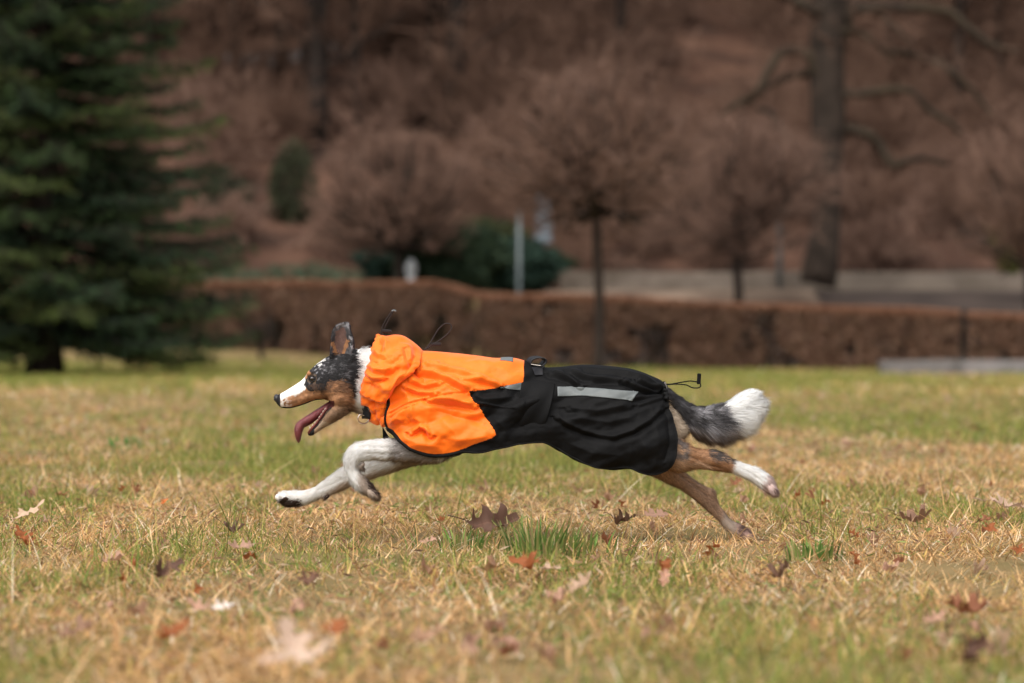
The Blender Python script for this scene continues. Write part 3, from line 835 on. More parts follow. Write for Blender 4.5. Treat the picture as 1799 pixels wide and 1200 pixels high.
def slope_wall(px0, px1, D, label, seed):
    x0, x1 = gx(px0, D), gx(px1, D)
    stone_wall('terrace_wall', x0, x1, D + CAMY, D + CAMY + .4, ground_h, .28, label, seed, M_STONE2, .8)
slope_wall(390, 600, 75, 'low grey terrace wall on the slope behind the thickest forest trunk', 63)
slope_wall(815, 880, 75, 'short grey terrace wall on the slope above the coat hood', 64)

M_LAMP = mat_noise('frosted_lamp_cover', (0.30, 0.28, 0.30), (0.38, 0.36, 0.38), 5, 0.4, 0.4)
def bollard(px, D, top, rr_, label):
    z0 = float(ground_h(gx(px, D), D + CAMY)) - .02
    root = empty('bollard', (gx(px, D), D + CAMY, z0), label, 'bollard')
    H = top - z0
    V, F, T = tube_pts([(0, 0, 0), (0, 0, H * .5), (0, 0, H * .82)], [rr_, rr_, rr_], 14); obj('shaft', mesh_from('shaft', V, [F, T], M_WHITE), root, loc=(0, 0, 0))
    V, F, T = tube_pts([(0, 0, H * .82), (0, 0, H * .84), (0, 0, H * .93), (0, 0, H)], [rr_, rr_ * 1.35, rr_ * 1.35, rr_ * .5], 14); obj('cap', mesh_from('cap', V, [F, T], M_WHITE), root, loc=(0, 0, 0))
bollard(722, 56.5, gz(455, 56.5), .07, 'short white bollard behind the left hedge')

def pole(px, D, top_py, r0, name, label, cat):
    X, Y = gx(px, D), D + CAMY
    z0 = float(ground_h(X, Y)) - .05
    root = empty(name, (X, Y, z0), label, cat)
    H = gz(top_py, D) - z0
    V, F, T = tube_pts([(0, 0, 0), (0, 0, H * .5), (0, 0, H)], r0, 12); obj('pole', mesh_from('pole', V, [F, T], M_METAL), root, loc=(0, 0, 0))
    return root, H
root, H = pole(912, 54.5, 376, .034, 'metal_post', 'plain grey metal post standing behind the hedge, left of the sign', 'post')
V, F, T = tube_pts([(0, 0, H), (0, 0, H + .03)], [.05, .03], 12); obj('cap', mesh_from('cap', V, [F, T], M_METAL), root, loc=(0, 0, 0))
root, H = pole(955, 58.5, 342, .04, 'street_sign', 'grey street sign of two stacked plates seen from behind, behind the hedge', 'sign')
for (za, zb, w) in ((426, 388, .14), (386, 346, .125)):
    a, b = gz(za, 58.5) - root.location.z, gz(zb, 58.5) - root.location.z
    V, F = box_vf(-w, w, -.066, -.050, a, b)
    o = obj('plate', mesh_from('plate', V, [F], M_PLATE, smooth=False), root, loc=(0, 0, 0)); bv = o.modifiers.new('edge', 'BEVEL'); bv.width = .006
root, H = pole(1370, 61.0, 272, .05, 'lamp_post', 'slim grey lamp post with small pale head left of the big old tree', 'street lamp')
V, F, T = tube_pts([(0, 0, H), (0, 0, H + .02), (0, 0, H + .1), (0, 0, H + .16)], [.05, .08, .08, .03], 14); obj('lamp_head', mesh_from('lamp_head', V, [F, T], M_LAMP), root, loc=(0, 0, 0))

# ------------------------------------------------------------------ spruce
def spruce(px, D, H, Rb, label, seed, name='spruce_tree', needles_per=26, boughs=260, rmul=1.0):
    r = np.random.default_rng(seed)
    X, Y = gx(px, D), D + CAMY
    root = empty(name, (X, Y, 0), label, 'tree')
    t = np.linspace(0, 1, 20)
    V, F, T = tube_pts(np.stack([0.05 * np.sin(t * 4), 0 * t, -.05 + t * H], -1), 0.19 * (1 - t) ** .8 + .02 + .07 * np.exp(-t * 40), 12)
    obj('trunk', mesh_from('trunk', V, [F, T], M_BARK), root, loc=(0, 0, 0))
    crown = Acc(); wood_s = []
    NP0, NP1, NC = [], [], []
    for b in range(boughs):
        f = (b + r.random()) / boughs
        z0 = 0.42 + (H - 0.5) * f ** 1.15
        R = Rb * (1 - (z0 / H)) ** 0.85 * (0.72 + 0.42 * r.random()) + .12
        R *= min(1.0, 0.55 + z0 * .55) if z0 < 0.8 else 1
        az = b * 2.399 + r.normal(0, .25)
        ca, sa = math.cos(az), math.sin(az)
        n = 16; q = np.linspace(0, 1, n)
        rise = 0.18 * R * (z0 / H * 2) 
        bz = z0 + rise * q - 0.30 * R * q ** 1.4 + 0.20 * R * q ** 3.2
        bx, by = ca * R * q, sa * R * q
        P = np.stack([bx, by, bz], -1)
        for i in range(n - 1): wood_s.append((P[i], P[i + 1], .028 * (1 - q[i]) + .006, .028 * (1 - q[i + 1]) + .006))
        tint = r.uniform(.75, 1.3)
        base = np.array([(0.026, 0.046, 0.020), (0.042, 0.060, 0.020), (0.020, 0.038, 0.022)][r.integers(0, 3)]) * tint
        # flat sprays of side twigs
        for i in range(2, n):
            for s in (-1, 1):
                for rep in range(2):
                    fr = q[i]; Lt = R * (0.34 * (1 - fr) + 0.10) * r.uniform(.6, 1.1)
                    d = np.array([ca * .75 - s * sa * .8, sa * .75 + s * ca * .8, -0.12 + r.normal(0, .13)])
                    d /= np.linalg.norm(d)
                    st = P[i] + r.normal(0, .02, 3); m = 4
                    for j in range(m):
                        a = st + d * Lt * j / m; a2 = st + d * Lt * (j + 1) / m - np.array([0, 0, .02])
                        wood_s.append((a, a2, .005, .004))
                    k = max(4, int(needles_per * Lt / .5))
                    u = r.random(k)[:, None]
                    pp = st + d * Lt * u + r.normal(0, .012, (k, 3)) - np.array([0, 0, .03]) * u
                    dd = d * .7 + r.normal(0, .55, (k, 3)); dd /= np.linalg.norm(dd, axis=1, keepdims=True)
                    NP0.append(pp); NP1.append(dd)
                    tipf = (u * (0.5 + .5 * fr)) ** 2
                    NC.append(base[None] * (1 + 0.9 * tipf * np.array([[1.3, 1.35, .5]])) * (0.75 + .5 * r.random((k, 1))))
    P0 = np.concatenate(NP0); dd = np.concatenate(NP1); C = np.concatenate(NC)
    n = len(P0); Ln = 0.06 * (0.7 + .6 * r.random((n, 1)))
    w = np.cross(dd, r.normal(0, 1, (n, 3))); w /= np.linalg.norm(w, axis=1, keepdims=True); w *= 0.014
    V = np.stack([P0 - w, P0 + w, P0 + dd * Ln], 1).reshape(-1, 3)
    fo = mesh_from('foliage', V, [np.arange(n * 3).reshape(-1, 3)], M_NEEDLE, np.repeat(C, 3, 0), smooth=False)
    crn = obj('crown', mesh_from('crown', *(lambda vf: (vf[0], [vf[1]]))(seg_mesh(*[np.array([s[j] for s in wood_s]) for j in range(4)], 3)), M_BARK), root, loc=(0, 0, 0))
    obj('needles', fo, crn, loc=(0, 0, 0))
    return root
spruce(78, 44.0, 10.0, 2.85, 'big dark green spruce with layered drooping boughs at the left edge', 71)

for o_ in list(SC.objects):      # these stand on the lawn where it dips towards the hedge line
    if o_.parent is None and o_.name.split('.')[0] in ('hedge', 'spruce_tree', 'bare_sapling', 'gate_post', 'stone_curb'):
        o_.location.z -= 0.095
# ------------------------------------------------------------------ the dog
def loft(st, n=None, sides=40, p=2.0):
    """st rows: xt,yt, xb,yb, half depth (m), centre depth (m) in photograph pixels -> closed tube"""
    S = np.array(st, float)
    mid = (S[:, :2] + S[:, 2:4]) / 2
    L = np.linalg.norm(np.diff(mid, axis=0), axis=1).sum()
    n = n or max(12, int(L / 3))
    R = cr(np.hstack([mid, S]), n)[:, 2:]
    c = (W(R[:, 0], R[:, 1], R[:, 5]) + W(R[:, 2], R[:, 3], R[:, 5])) / 2
    a = (W(R[:, 0], R[:, 1], R[:, 5]) - W(R[:, 2], R[:, 3], R[:, 5])) / 2
    b = np.stack([0 * R[:, 4], np.maximum(R[:, 4], .002), 0 * R[:, 4]], -1)
    t = np.arange(sides) * 2 * math.pi / sides
    ct, stt = np.cos(t), np.sin(t)
    if p != 2.0:
        ct = np.sign(ct) * np.abs(ct) ** (2 / p); stt = np.sign(stt) * np.abs(stt) ** (2 / p)
    V = (c[:, None] + a[:, None] * ct[None, :, None] + b[:, None] * stt[None, :, None]).reshape(-1, 3)
    k = np.arange(n - 1)[:, None] * sides; i = np.arange(sides); j = (i + 1) % sides
    F = np.stack([k + i, k + j, k + sides + j, k + sides + i], -1).reshape(-1, 4)
    V = np.vstack([V, c[0], c[-1]]); q = n * sides
    T = np.concatenate([np.stack([np.full(sides, q), j, i], 1), np.stack([np.full(sides, q + 1), (n - 1) * sides + i, (n - 1) * sides + j], 1)])
    return V, F, T, c, np.linalg.norm(a, axis=1)

def ball(px, py, Y, rx, ry, rz, rot=0.0):
    c = W(px, py, Y)
    th = np.linspace(0, math.pi, 12)[1:-1]; ph = np.arange(16) * 2 * math.pi / 16
    P = np.array([[0, 0, 1.0]] + [[math.sin(a) * math.cos(b), math.sin(a) * math.sin(b), math.cos(a)] for a in th for b in ph] + [[0, 0, -1.0]])
    P = P * np.array([rx, ry, rz])
    cs, sn = math.cos(rot), math.sin(rot)
    P = np.stack([P[:, 0] * cs - P[:, 2] * sn, P[:, 1], P[:, 0] * sn + P[:, 2] * cs], 1) + c
    F = []; T = []
    for k in range(9):
        for i in range(16):
            F.append((1 + k * 16 + i, 1 + (k + 1) * 16 + i, 1 + (k + 1) * 16 + (i + 1) % 16, 1 + k * 16 + (i + 1) % 16))
    for i in range(16):
        T.append((0, 1 + i, 1 + (i + 1) % 16)); T.append((161, 1 + 9 * 16 + (i + 1) % 16, 1 + 9 * 16 + i))
    return P, np.array(F), np.array(T)

TUBES = {
 'torso': [(628,616, 640,726, .050,0), (655,612, 662,738, .056,0), (700,622, 705,768, .078,0), (760,628, 752,792, .094,0), (850,638, 840,790, .098,0), (930,648, 930,774, .088,0),
           (990,652, 985,776, .078,0), (1060,655, 1060,792, .074,0), (1120,662, 1120,800, .074,0), (1148,674, 1152,795, .074,0), (1165,703, 1170,788, .054,0), (1182,722, 1188,776, .040,0), (1195,738, 1198,764, .026,0), (1203,750,1205,757,.010,0)],
 'head': [(652,613, 652,728, .050,0), (634,613, 636,728, .050,0), (620,616, 619,722, .053,0), (600,619, 603,721, .056,-.002), (580,624, 590,716, .054,-.002), (564,634, 577,703, .050,-.002),
          (550,645, 563,702.5, .044,-.002), (539,658, 551,704, .033,-.002), (529,669, 540,708.5, .027,-.002), (514,679, 524,714, .0235,-.002), (501,687, 508,717.5, .021,-.002),
          (493,691.5, 496,716.8, .0185,-.002), (487,694.5, 491,714.5, .0145,-.002), (483.5,699, 486,709, .008,-.002)],
 'jaw': [(600,690, 612,722, .044,-.002), (586,700, 600,734, .040,-.002), (577,711, 588,741, .034,-.002), (568,725, 577,747.5, .027,-.002), (559,739, 567,753, .0215,-.002),
         (550,749, 556,761, .018,-.002), (543.5,756, 547,766, .0145,-.002), (540,760.5, 542,765.5, .009,-.002)],
 'tail': [(1150,672, 1150,705, .025,0), (1172,682, 1168,708, .020,0), (1187,693, 1180,722, .019,0), (1204,705, 1196,742, .020,0), (1225,716, 1215,756, .021,0), (1247,717, 1240,763, .021,0),
          (1270,712, 1266,758, .022,0), (1290,700, 1292,752, .022,0), (1305,691, 1309,743, .019,0), (1317,688, 1320,729, .013,0), (1325,694, 1326,710, .007,0)],
 'hind': [(1100,700, 1075,790, .032,-.050), (1150,725, 1120,808, .034,-.052), (1184,764, 1158,820, .034,-.056), (1208,781, 1190,829, .028,-.060), (1222,789, 1212,825, .0195,-.060),
          (1238,790, 1232,824, .0165,-.060), (1254,790.5, 1252,826, .016,-.060), (1270,796, 1268,827, .0145,-.060), (1290,808.5, 1282,829, .0135,-.060), (1312,816, 1301,837, .014,-.060),
          (1330,822, 1318,845, .015,-.060), (1346,831, 1333,855, .018,-.060), (1357,842, 1346,864, .017,-.060), (1363,856, 1355,869, .010,-.060)],
 'hind_far': [(1120,700, 1080,800, .036,.058), (1168,780, 1135,828, .034,.060), (1194,822, 1166,844, .025,.060), (1212,838, 1190,856, .018,.060), (1228,849, 1206,867, .0155,.060),
          (1243,857, 1222,879, .0145,.060), (1254,868, 1238,892, .0135,.060), (1261,884, 1249,901, .0115,.060), (1273,900, 1262,914, .0115,.060), (1284,914, 1272,927, .0135,.060),
          (1298,920, 1284,938, .017,.060), (1311,927, 1298,947, .0175,.060), (1319,937, 1309,952, .013,.060), (1320,945, 1316,950, .006,.060)],
 'fore': [(775,700, 805,790, .038,-.058), (742,760, 770,810, .034,-.060), (712,771, 720,811, .026,-.060), (686,771, 686,809, .0215,-.060), (660,773, 660,807, .019,-.060),
          (638,775.5, 641,808, .0185,-.060), (618,783, 634,811, .0175,-.060), (607,797, 631,815, .016,-.060), (605,812, 629,822, .0145,-.060), (608,829, 633,831, .0150,-.060),
          (614,845, 642,840, .017,-.060), (626,859, 651,848, .0175,-.060), (640,867, 657,857, .0155,-.060), (652,872, 660,864, .009,-.060)],
 'fore_far': [(770,710, 795,795, .036,.056), (738,778, 745,812, .028,.058), (715,789, 722,818, .024,.058), (690,794, 696,827, .021,.058), (655,801, 661,838, .0195,.058),
          (624,812, 630,849, .0185,.058), (600,823, 608,857, .017,.058), (578,838, 585,867, .0150,.058), (556,854, 562,875, .0135,.058), (538,861, 543,884, .0155,.058),
          (518,862.5, 522,889, .0185,.058), (503,863, 505,889, .0175,.058), (494,867, 496,882, .011,.058)],
}
A = Acc(); CL = []        # CL: centreline samples (x,y,z, tangent, id)
ids = {k: i for i, k in enumerate(TUBES)}
for k, st in TUBES.items():
    V, F, T, c, rad = loft(st, p=2.3 if k in ('torso', 'head') else 2.0)
    A.add(V, F, T)
    tg = np.gradient(c, axis=0); tg /= np.linalg.norm(tg, axis=1, keepdims=True)
    CL.append(np.hstack([c, tg, np.full((len(c), 1), ids[k]), rad[:, None]]))
CL = np.concatenate(CL)
s_ = 1 / 750
# cheeks, brow, throat, hips; toes
for (px, py, Y, rx, ry, rz, rot) in (
        (598, 697, -.022, .030, .034, .028, -.4), (598, 697, .022, .030, .034, .028, -.4), (548, 656, -.028, .012, .016, .010, .6), (548, 656, .028, .012, .016, .010, .6),
        (1252, 800, -.060, .016, .013, .011, -.4), (1247, 866, .060, .014, .012, .011, -.9),
        (1196, 796, -.056, .030, .020, .020, 0),
        (493, 700, -.002, .010, .0135, .009, 0)):
    A.add(*ball(px, py, Y, rx, ry, rz, rot))
def toes(px, py, Y, dirx, dirz, size, spread, n=4):
    for k in range(n):
        o = (k - (n - 1) / 2) * spread; f = 1 - .12 * abs(k - (n - 1) / 2)
        A.add(*ball(px + dirx * 6 * f, py - dirz * 6 * f, Y + o, size * 1.5, size * .85, size, math.atan2(dirz, dirx)))
toes(500, 874, .058, -1, 0.05, .0105, .0115); toes(650, 864, -.060, .85, -.5, .0095, .0105)
toes(1354, 856, -.060, .6, -.8, .0095, .0105); toes(1312, 941, .060, .7, -.6, .0095, .0105)
A.add(*ball(575, 871, .050, .006, .005, .007))   # dewclaw
A.add(*ball(636, 816, -.062, .007, .008, .009))  # carpal pad

# ears: cupped sheets with thickness
def ear(Yb, sgn, dx=0.0, dy=0.0):
    L = np.array([(578,628),(580,612),(581,596),(584,581),(590,573),(598,569),(607,567)], float)
    Rr = np.array([(616,634),(619,618),(620.5,604),(618.5,590),(614,577),(614.5,570.5),(613.5,567)], float)
    nt, ns = 26, 14
    Lp, Rp = cr(L, nt), cr(Rr, nt)
    s = np.linspace(0, 1, ns)
    X = Lp[:, None, 0] * (1 - s) + Rp[:, None, 0] * s + dx; Y_ = Lp[:, None, 1] * (1 - s) + Rp[:, None, 1] * s + dy
    t = np.linspace(0, 1, nt)[:, None]
    depth = Yb + sgn * (-0.017) * (2 * np.abs(s[None] - .42)) ** 1.6 * (1 - .35 * t) - sgn * 0.004 * t + sgn * 0.012
    front = W(X, Y_, depth); back = W(X, Y_, depth + sgn * .007 * np.ones_like(X))
    V = np.vstack([front.reshape(-1, 3), back.reshape(-1, 3)])
    n = nt * ns; F = []
    for a in range(nt - 1):
        for b in range(ns - 1):
            q = (a * ns + b, a * ns + b + 1, (a + 1) * ns + b + 1, (a + 1) * ns + b)
            F.append(q); F.append(tuple(n + i for i in q[::-1]))
    bd = [b for b in range(ns)] + [a * ns + ns - 1 for a in range(1, nt)] + [(nt - 1) * ns + b for b in range(ns - 2, -1, -1)] + [a * ns for a in range(nt - 2, 0, -1)]
    for i in range(len(bd)):
        p, q = bd[i], bd[(i + 1) % len(bd)]; F.append((q, p, p + n, q + n))
    return V, np.array(F)
A.add(*ear(-.040, 1)); A.add(*ear(.040, -1, 3, 3))

raw = A.mesh('raw', None)
tmp = bpy.data.objects.new('tmp', raw); COL.objects.link(tmp)
md = tmp.modifiers.new('r', 'REMESH'); md.mode = 'VOXEL'; md.voxel_size = 0.0021; md.use_smooth_shade = True
ms = tmp.modifiers.new('s', 'SMOOTH'); ms.factor = 0.5; ms.iterations = 5
dg = bpy.context.evaluated_depsgraph_get()
body_me = bpy.data.meshes.new_from_object(tmp.evaluated_get(dg))
bpy.data.objects.remove(tmp); bpy.data.meshes.remove(raw)
body_me.name = 'body'
body_me.update()
nv = len(body_me.vertices)
BV = np.zeros(nv * 3, np.float32); body_me.vertices.foreach_get('co', BV); BV = BV.reshape(-1, 3).astype(float)
BN = np.zeros(nv * 3, np.float32); body_me.vertices.foreach_get('normal', BN); BN = BN.reshape(-1, 3).astype(float)

# tendons, sockets and creases pressed into the surface
bx0, by0 = PX(BV)
dd_ = np.zeros(nv)
_in = inpoly(bx0, by0, [(665,620),(760,632),(1050,655),(1150,678),(1168,705),(1180,752),(1180,803),(1150,822),(1053,808),(985,780),(909,766),(815,778),(765,788),(700,755),(665,720)])
BV[:, 1] *= np.where(_in, .90, 1.0)
for pl, amp, w, far in (
        ([(1206,800),(1222,806),(1240,817),(1262,822)], -4.2, 2.4, 0), ([(1204,784),(1220,796),(1240,806),(1256,812)], 2.6, 3.2, 0), ([(1240,800),(1252,803),(1262,806)], -1.6, 2.5, 0),
        ([(1196,834),(1212,846),(1230,860),(1244,870)], -4.6, 2.2, 1), ([(1252,875),(1262,893),(1272,912)], -1.2, 2.0, 1), ([(1300,822),(1320,832),(1338,845)], -1.8, 2.2, 0),
        ([(1338,836),(1352,850),(1358,862)], -2.6, 1.5, 0), ([(1330,846),(1344,858),(1352,866)], -2.4, 1.4, 0), ([(1296,930),(1306,942),(1312,950)], -2.4, 1.4, 1),
        ([(648,797),(676,797),(704,797)], -2.2, 2.4, 0), ([(630,783),(660,785),(700,786)], -1.2, 2.6, 0), ([(612,820),(620,836),(634,852)], -1.5, 2.2, 0), ([(644,852),(652,862),(657,868)], -2.4, 1.4, 0),
        ([(498,870),(508,873),(516,878)], -2.2, 1.5, 1), ([(505,880),(520,884),(534,883)], -1.8, 1.5, 1), ([(560,860),(600,842),(650,822)], -1.3, 3, 1),
        ([(544,669),(552,671)], -2.6, 4.5, 0), ([(540,657),(548,654),(556,656)], 1.6, 2.6, 0), ([(530,694),(550,690),(566,690)], -1.4, 4, 0), ([(500,703),(520,704),(545,697)], 1.0, 4, 0),
        ([(574,708),(584,716),(590,728)], -1.6, 3, 0), ([(585,634),(596,640),(610,640)], -2, 4, 0)):
    d0, _, _ = dpoly(bx0, by0, pl)
    m_ = (BN[:, 1] < .25) & ((BV[:, 1] > 0) if far else (BV[:, 1] < .01))
    dd_ += np.where(m_, amp / 1000 * np.exp(-(d0 / w) ** 2), 0)
BV = BV + BN * dd_[:, None]
body_me.vertices.foreach_set('co', BV.astype(np.float32).reshape(-1)); body_me.update()
body_me.vertices.foreach_get('normal', (tb := np.zeros(nv * 3, np.float32))); BN = tb.reshape(-1, 3).astype(float)

# nearest centreline sample
def nearest_cl(P):
    out = np.zeros(len(P), int)
    for a in range(0, len(P), 20000):
        q = P[a:a + 20000]
        d = ((q[:, None, :] - CL[None, :, :3]) ** 2).sum(-1) / (CL[None, :, 7] ** 2 + 1e-4)
        out[a:a + 20000] = d.argmin(1)
    return out

WHITE = np.array([.90, .88, .85]); CREAM = np.array([.52, .40, .29]); TAN = np.array([.36, .17, .075]); TAN2 = np.array([.34, .19, .11]); BLK = np.array([.014, .013, .014])
GREY = np.array([.17, .165, .175]); DBR = np.array([.055, .033, .026]); PINK = np.array([.36, .20, .17]); MAROON = np.array([.07, .018, .018]); LBR = np.array([.40, .27, .18])
def mixc(c, col, w):
    return c * (1 - w[:, None]) + col * w[:, None]

def coat_color(P, idx):
    x, y = PX(P); Yd = P[:, 1]; tid = CL[idx, 6].astype(int)
    Q = P @ np.array([[.7, .3, .64], [-.5, .85, .15], [-.5, -.42, .75]])
    n1 = fbm(Q[:, 0] * 60, Q[:, 1] * 60, Q[:, 2] * 60, 4); n2 = fbm(Q[:, 0] * 170 + 5, Q[:, 1] * 170, Q[:, 2] * 170, 3); n3 = fbm(Q[:, 0] * 28 + 9, Q[:, 1] * 28, Q[:, 2] * 28, 4)
    jx = x + (n1 - .5) * 14; jy = y + (n3 - .5) * 14
    c = np.tile(WHITE, (len(P), 1)).astype(float)
    z = lambda v: v.astype(float)
    # ---- head
    H = (x < 660) & (y < 775) & ~((y > 770) & (x > 600))
    hd = c.copy()
    # lower neck cream
    hd = mixc(hd, CREAM, smooth01(700, 722, jy) * z(x > 595) * .8)
    cheek = z((jx < 619) & (jy > 648)) * smooth01(0, 4, (jy - np.where(jx > 552, 652, 664)))
    hd = mixc(hd, (TAN * .9 + .02) * (0.35 + 1.3 * n2[:, None]), cheek)
    hd = mixc(hd, DBR * 1.6, cheek * z(n1 > .55) * z(y < 690) * .5)
    # soft brownish lower cheek and throat
    hd = mixc(hd, LBR * .55 * (.5 + n2[:, None]), z(jx > 560) * smooth01(700, 722, jy) * z(jx < 622) * .8)
    hd = mixc(hd, CREAM, z(jy > 742) * z(x > 550) * .6)
    hd = mixc(hd, BLK * 1.5, z(np.hypot((jx - 627) * 1.4, jy - 636) < 8) * z(n2 > .52))
    # white blaze on top of the muzzle
    t = 690 - (jx - 495) * .22
    bl = z(jx < 536) * (1 - smooth01(-2.5, 2.5, jy - (684 + (533 - jx) * .48) + (n2 - .5) * 8))
    hd = mixc(hd, WHITE, bl)
    hd = mixc(hd, np.array([.50, .38, .33]), z(x < 512) * z(y > 703) * z(n2 > .45) * .8)
    hd = mixc(hd, WHITE * .92, smooth01(508, 500, x) * z(n2 > .42) * z(x > 493) * .7)
    # black and merle skull patch
    sk = z(inpoly(jx, jy, [(534,652),(546,640),(560,628),(576,612),(600,600),(624,606),(626,628),(623,664),(618,680),(600,667),(580,668),(572,682),(556,688),(541,684),(534,676)]))
    mer = BLK + GREY * (np.clip((n2 * .6 + n1 * .4 - .55) * 7, 0, 1) * z((y < 662)) * smooth01(600, 560, x) + .5 * z(n2 > .67) + .03)[:, None] * 1.15
    hd = hd * (1 - sk[:, None]) + mer * sk[:, None]
    fw = z(inpoly(jx, jy, [(547,643),(558,632),(570,626),(574,636),(562,646)])) * z(n2 > .50)
    hd = mixc(hd, WHITE * .7, fw)
    hd = mixc(hd, TAN * 1.1, z(inpoly(jx, jy, [(536,650),(542,648),(545,656),(540,663),(535,664)])))
    hd = mixc(hd, np.array([.085, .052, .038]), z(inpoly(jx, jy, [(541,676),(556,672),(572,676),(566,688),(548,690)])) * z(n2 > .40) * .85)
    re_ = np.hypot(x - 549, (y - 665.5) * 1.15)
    hd = mixc(hd, LBR * .4, z((re_ > 6.5) & (re_ < 10)) * z(n2 > .40) * z(x < 556) * .75)
    hd = mixc(hd, BLK * 1.3, z(re_ <= 6.5))
    hd = mixc(hd, BLK * 2, z(inpoly(jx, jy, [(556,674),(584,676),(580,684),(560,688)])) * z(n2 > .5) * .8)
    hd = mixc(hd, BLK, smooth01(610, 616, jx) * z(jx < 622) * z(jy > 640) * z(jy < 696))
    # ear
    er = z((y < 622) & (x < 628))
    inner = inpoly(x + (n2 - .5) * 8, y + (n1 - .5) * 8, [(584,622),(586,600),(590,584),(598,576),(606,578),(609,596),(606,614),(600,632)])
    ec = BLK * 2 + GREY * .5 * np.clip((n1 - .45) * 4, 0, 1)[:, None]
    ei = np.array([.12, .068, .056]) * (.7 + .7 * n2[:, None]) 
    ec = np.where(inner[:, None], ei, ec)
    ec = mixc(ec, TAN * .8, z(inpoly(x + (n2 - .5) * 8, y, [(580,600),(586,602),(594,622),(598,636),(590,632)])) * .9)
    ec = mixc(ec, TAN * .9, z(inpoly(x + (n2 - .5) * 8, y, [(609,594),(613,600),(606,622),(600,636),(599,626)])) * .9)
    ec = mixc(ec, GREY * 1.5, z(inpoly(x, y, [(612,590),(621,592),(623,612),(617,614)])) * z(n2 > .45))
    ec = mixc(ec, GREY * 1.4, z(inpoly(x, y, [(588,572),(612,564),(616,578),(604,575),(594,580)])) * z(n2 > .42))
    ec = np.where(((Yd > -.012) & (y < 612))[:, None], BLK * 2, ec)
    hd = mixc(hd, ec, er)
    # mouth lining: underside of muzzle & top of the jaw, inside the lips
    lipU = np.interp(x, [493, 510, 527, 543, 557, 568, 574], [716.5, 717.5, 713.5, 707, 703, 703.5, 706])
    jawT = np.interp(x, [538, 548, 556, 564, 572, 580, 590], [762, 751, 742, 731, 717, 707, 701])
    jw = np.interp(x, [540, 560, 582], [5.0, 8.0, 11.0])
    mouth = (x < 587) & (y > lipU - 1.6) & (y < jawT + jw)
    hd = mixc(hd, MAROON, z(mouth & (x > 496)))
    hd = mixc(hd, BLK * 1.2, z((x < 582) & (np.abs(y - (jawT + jw)) < 1.6) & (x > 537) & (y > 706)))
    hd = mixc(hd, BLK, z((x > 493) & (x < 580) & (np.abs(y - (lipU - .6)) < 1.6)))
    hd = mixc(hd, BLK * 1.4, z((x < 552) & (y > 754) & (y < 768)))
    hd = mixc(hd, BLK * 1.2, z(x < 492.5))
    c = np.where(H[:, None], hd, c)
    # ---- front legs
    f1 = (tid == ids['fore'])
    fc = np.tile(WHITE, (len(P), 1))
    fc = fc * (1 - .06 * n2[:, None] * np.array([.6, .9, 1.1]))
    fc = mixc(fc, GREY * .6 + np.array([.07, .04, .02]), smooth01(672, 700, jx + (n2 - .5) * 14) * z(n1 > .33) * .85)
    fc = mixc(fc, LBR * .8, smooth01(800, 812, y + 6 * (n1 - .5)) * z(x > 655) * .7)
    fc = mixc(fc, LBR * .7, smooth01(622, 636, jx) * smooth01(806, 818, y) * .85)
    fc = mixc(fc, DBR, z(inpoly(jx, jy, [(640,832),(650,838),(664,856),(664,866),(652,862),(644,850)])))
    fc = mixc(fc, DBR, z(inpoly(x, y, [(630,806),(642,806),(640,822),(630,826)])) * z(n2 > .45) * .45)
    c = np.where(f1[:, None], fc, c)
    f2 = (tid == ids['fore_far'])
    gc = np.tile(WHITE * np.array([.97, .96, .95]), (len(P), 1))
    gc = gc * (1 - .10 * n2[:, None] * np.array([.6, .9, 1.1]))
    gc = mixc(gc, LBR, smooth01(0.72, 1.0, (y - np.interp(x, [492, 540, 600, 660, 720], [864, 862, 823, 802, 790])) / 30) * .8)
    gc = mixc(gc, LBR * .75, smooth01(690, 712, jx) * .8)
    gc = mixc(gc, DBR, z(inpoly(jx, jy, [(493,877),(502,872),(512,880),(522,878),(532,880),(538,886),(528,894),(496,890)])))
    gc = mixc(gc, DBR, z(np.hypot(x - 576, y - 872) < 5))
    c = np.where(f2[:, None], gc, c)
    # ---- hind legs, rump
    h1 = (tid == ids['hind']) | ((tid == ids['torso']) & (x > 900))
    hc = np.tile(LBR * np.array([1.0, .9, .8]), (len(P), 1)) * (0.8 + .4 * n3[:, None])
    hc = mixc(hc, TAN * 1.05, z((jy < 812) & (jx > 1208) & (jx < 1262)) * .6)
    hc = mixc(hc, np.array([.085, .068, .062]), z(inpoly(jx, jy, [(1240,786),(1262,786),(1294,806),(1288,816),(1262,812),(1246,806)])) * z(n2 > .40))
    hc = mixc(hc, TAN * .8, z(inpoly(jx, jy, [(1250,808),(1292,814),(1284,826),(1250,826)])) * .8)
    hc = mixc(hc, WHITE, smooth01(1284, 1292, x + .5 * (y - 818) + (n1 - .5) * 8))
    hc = mixc(hc, PINK * 1.1, smooth01(1338, 1350, x + .6 * (y - 845) + (n1 - .5) * 16) * .75)
    hc = mixc(hc, DBR * 2.5, z(np.hypot(x - 1362, y - 862) < 3.5))
    hc = mixc(hc, GREY * .6, z((jx < 1207) & (y > 766) & (y < 806)) * z(n1 > .45) * .8)
    hc = mixc(hc, np.array([.62, .50, .38]), z((y < 768) & (x > 1165)))
    c = np.where(h1[:, None], hc, c)
    h2 = (tid == ids['hind_far'])
    kc = np.tile(np.array([.40, .25, .165]), (len(P), 1)) * (0.8 + .4 * n3[:, None])
    kc = mixc(kc, np.array([.50, .41, .34]), smooth01(1262, 1276, x + .4 * (y - 905)) * .8)
    kc = mixc(kc, PINK * .9, smooth01(1286, 1298, x) * .8)
    kc = mixc(kc, DBR * 2, z(np.hypot(x - 1303, y - 926) < 6) + 0)
    c = np.where(h2[:, None], kc, c)
    # ---- tail
    tl = (tid == ids['tail'])
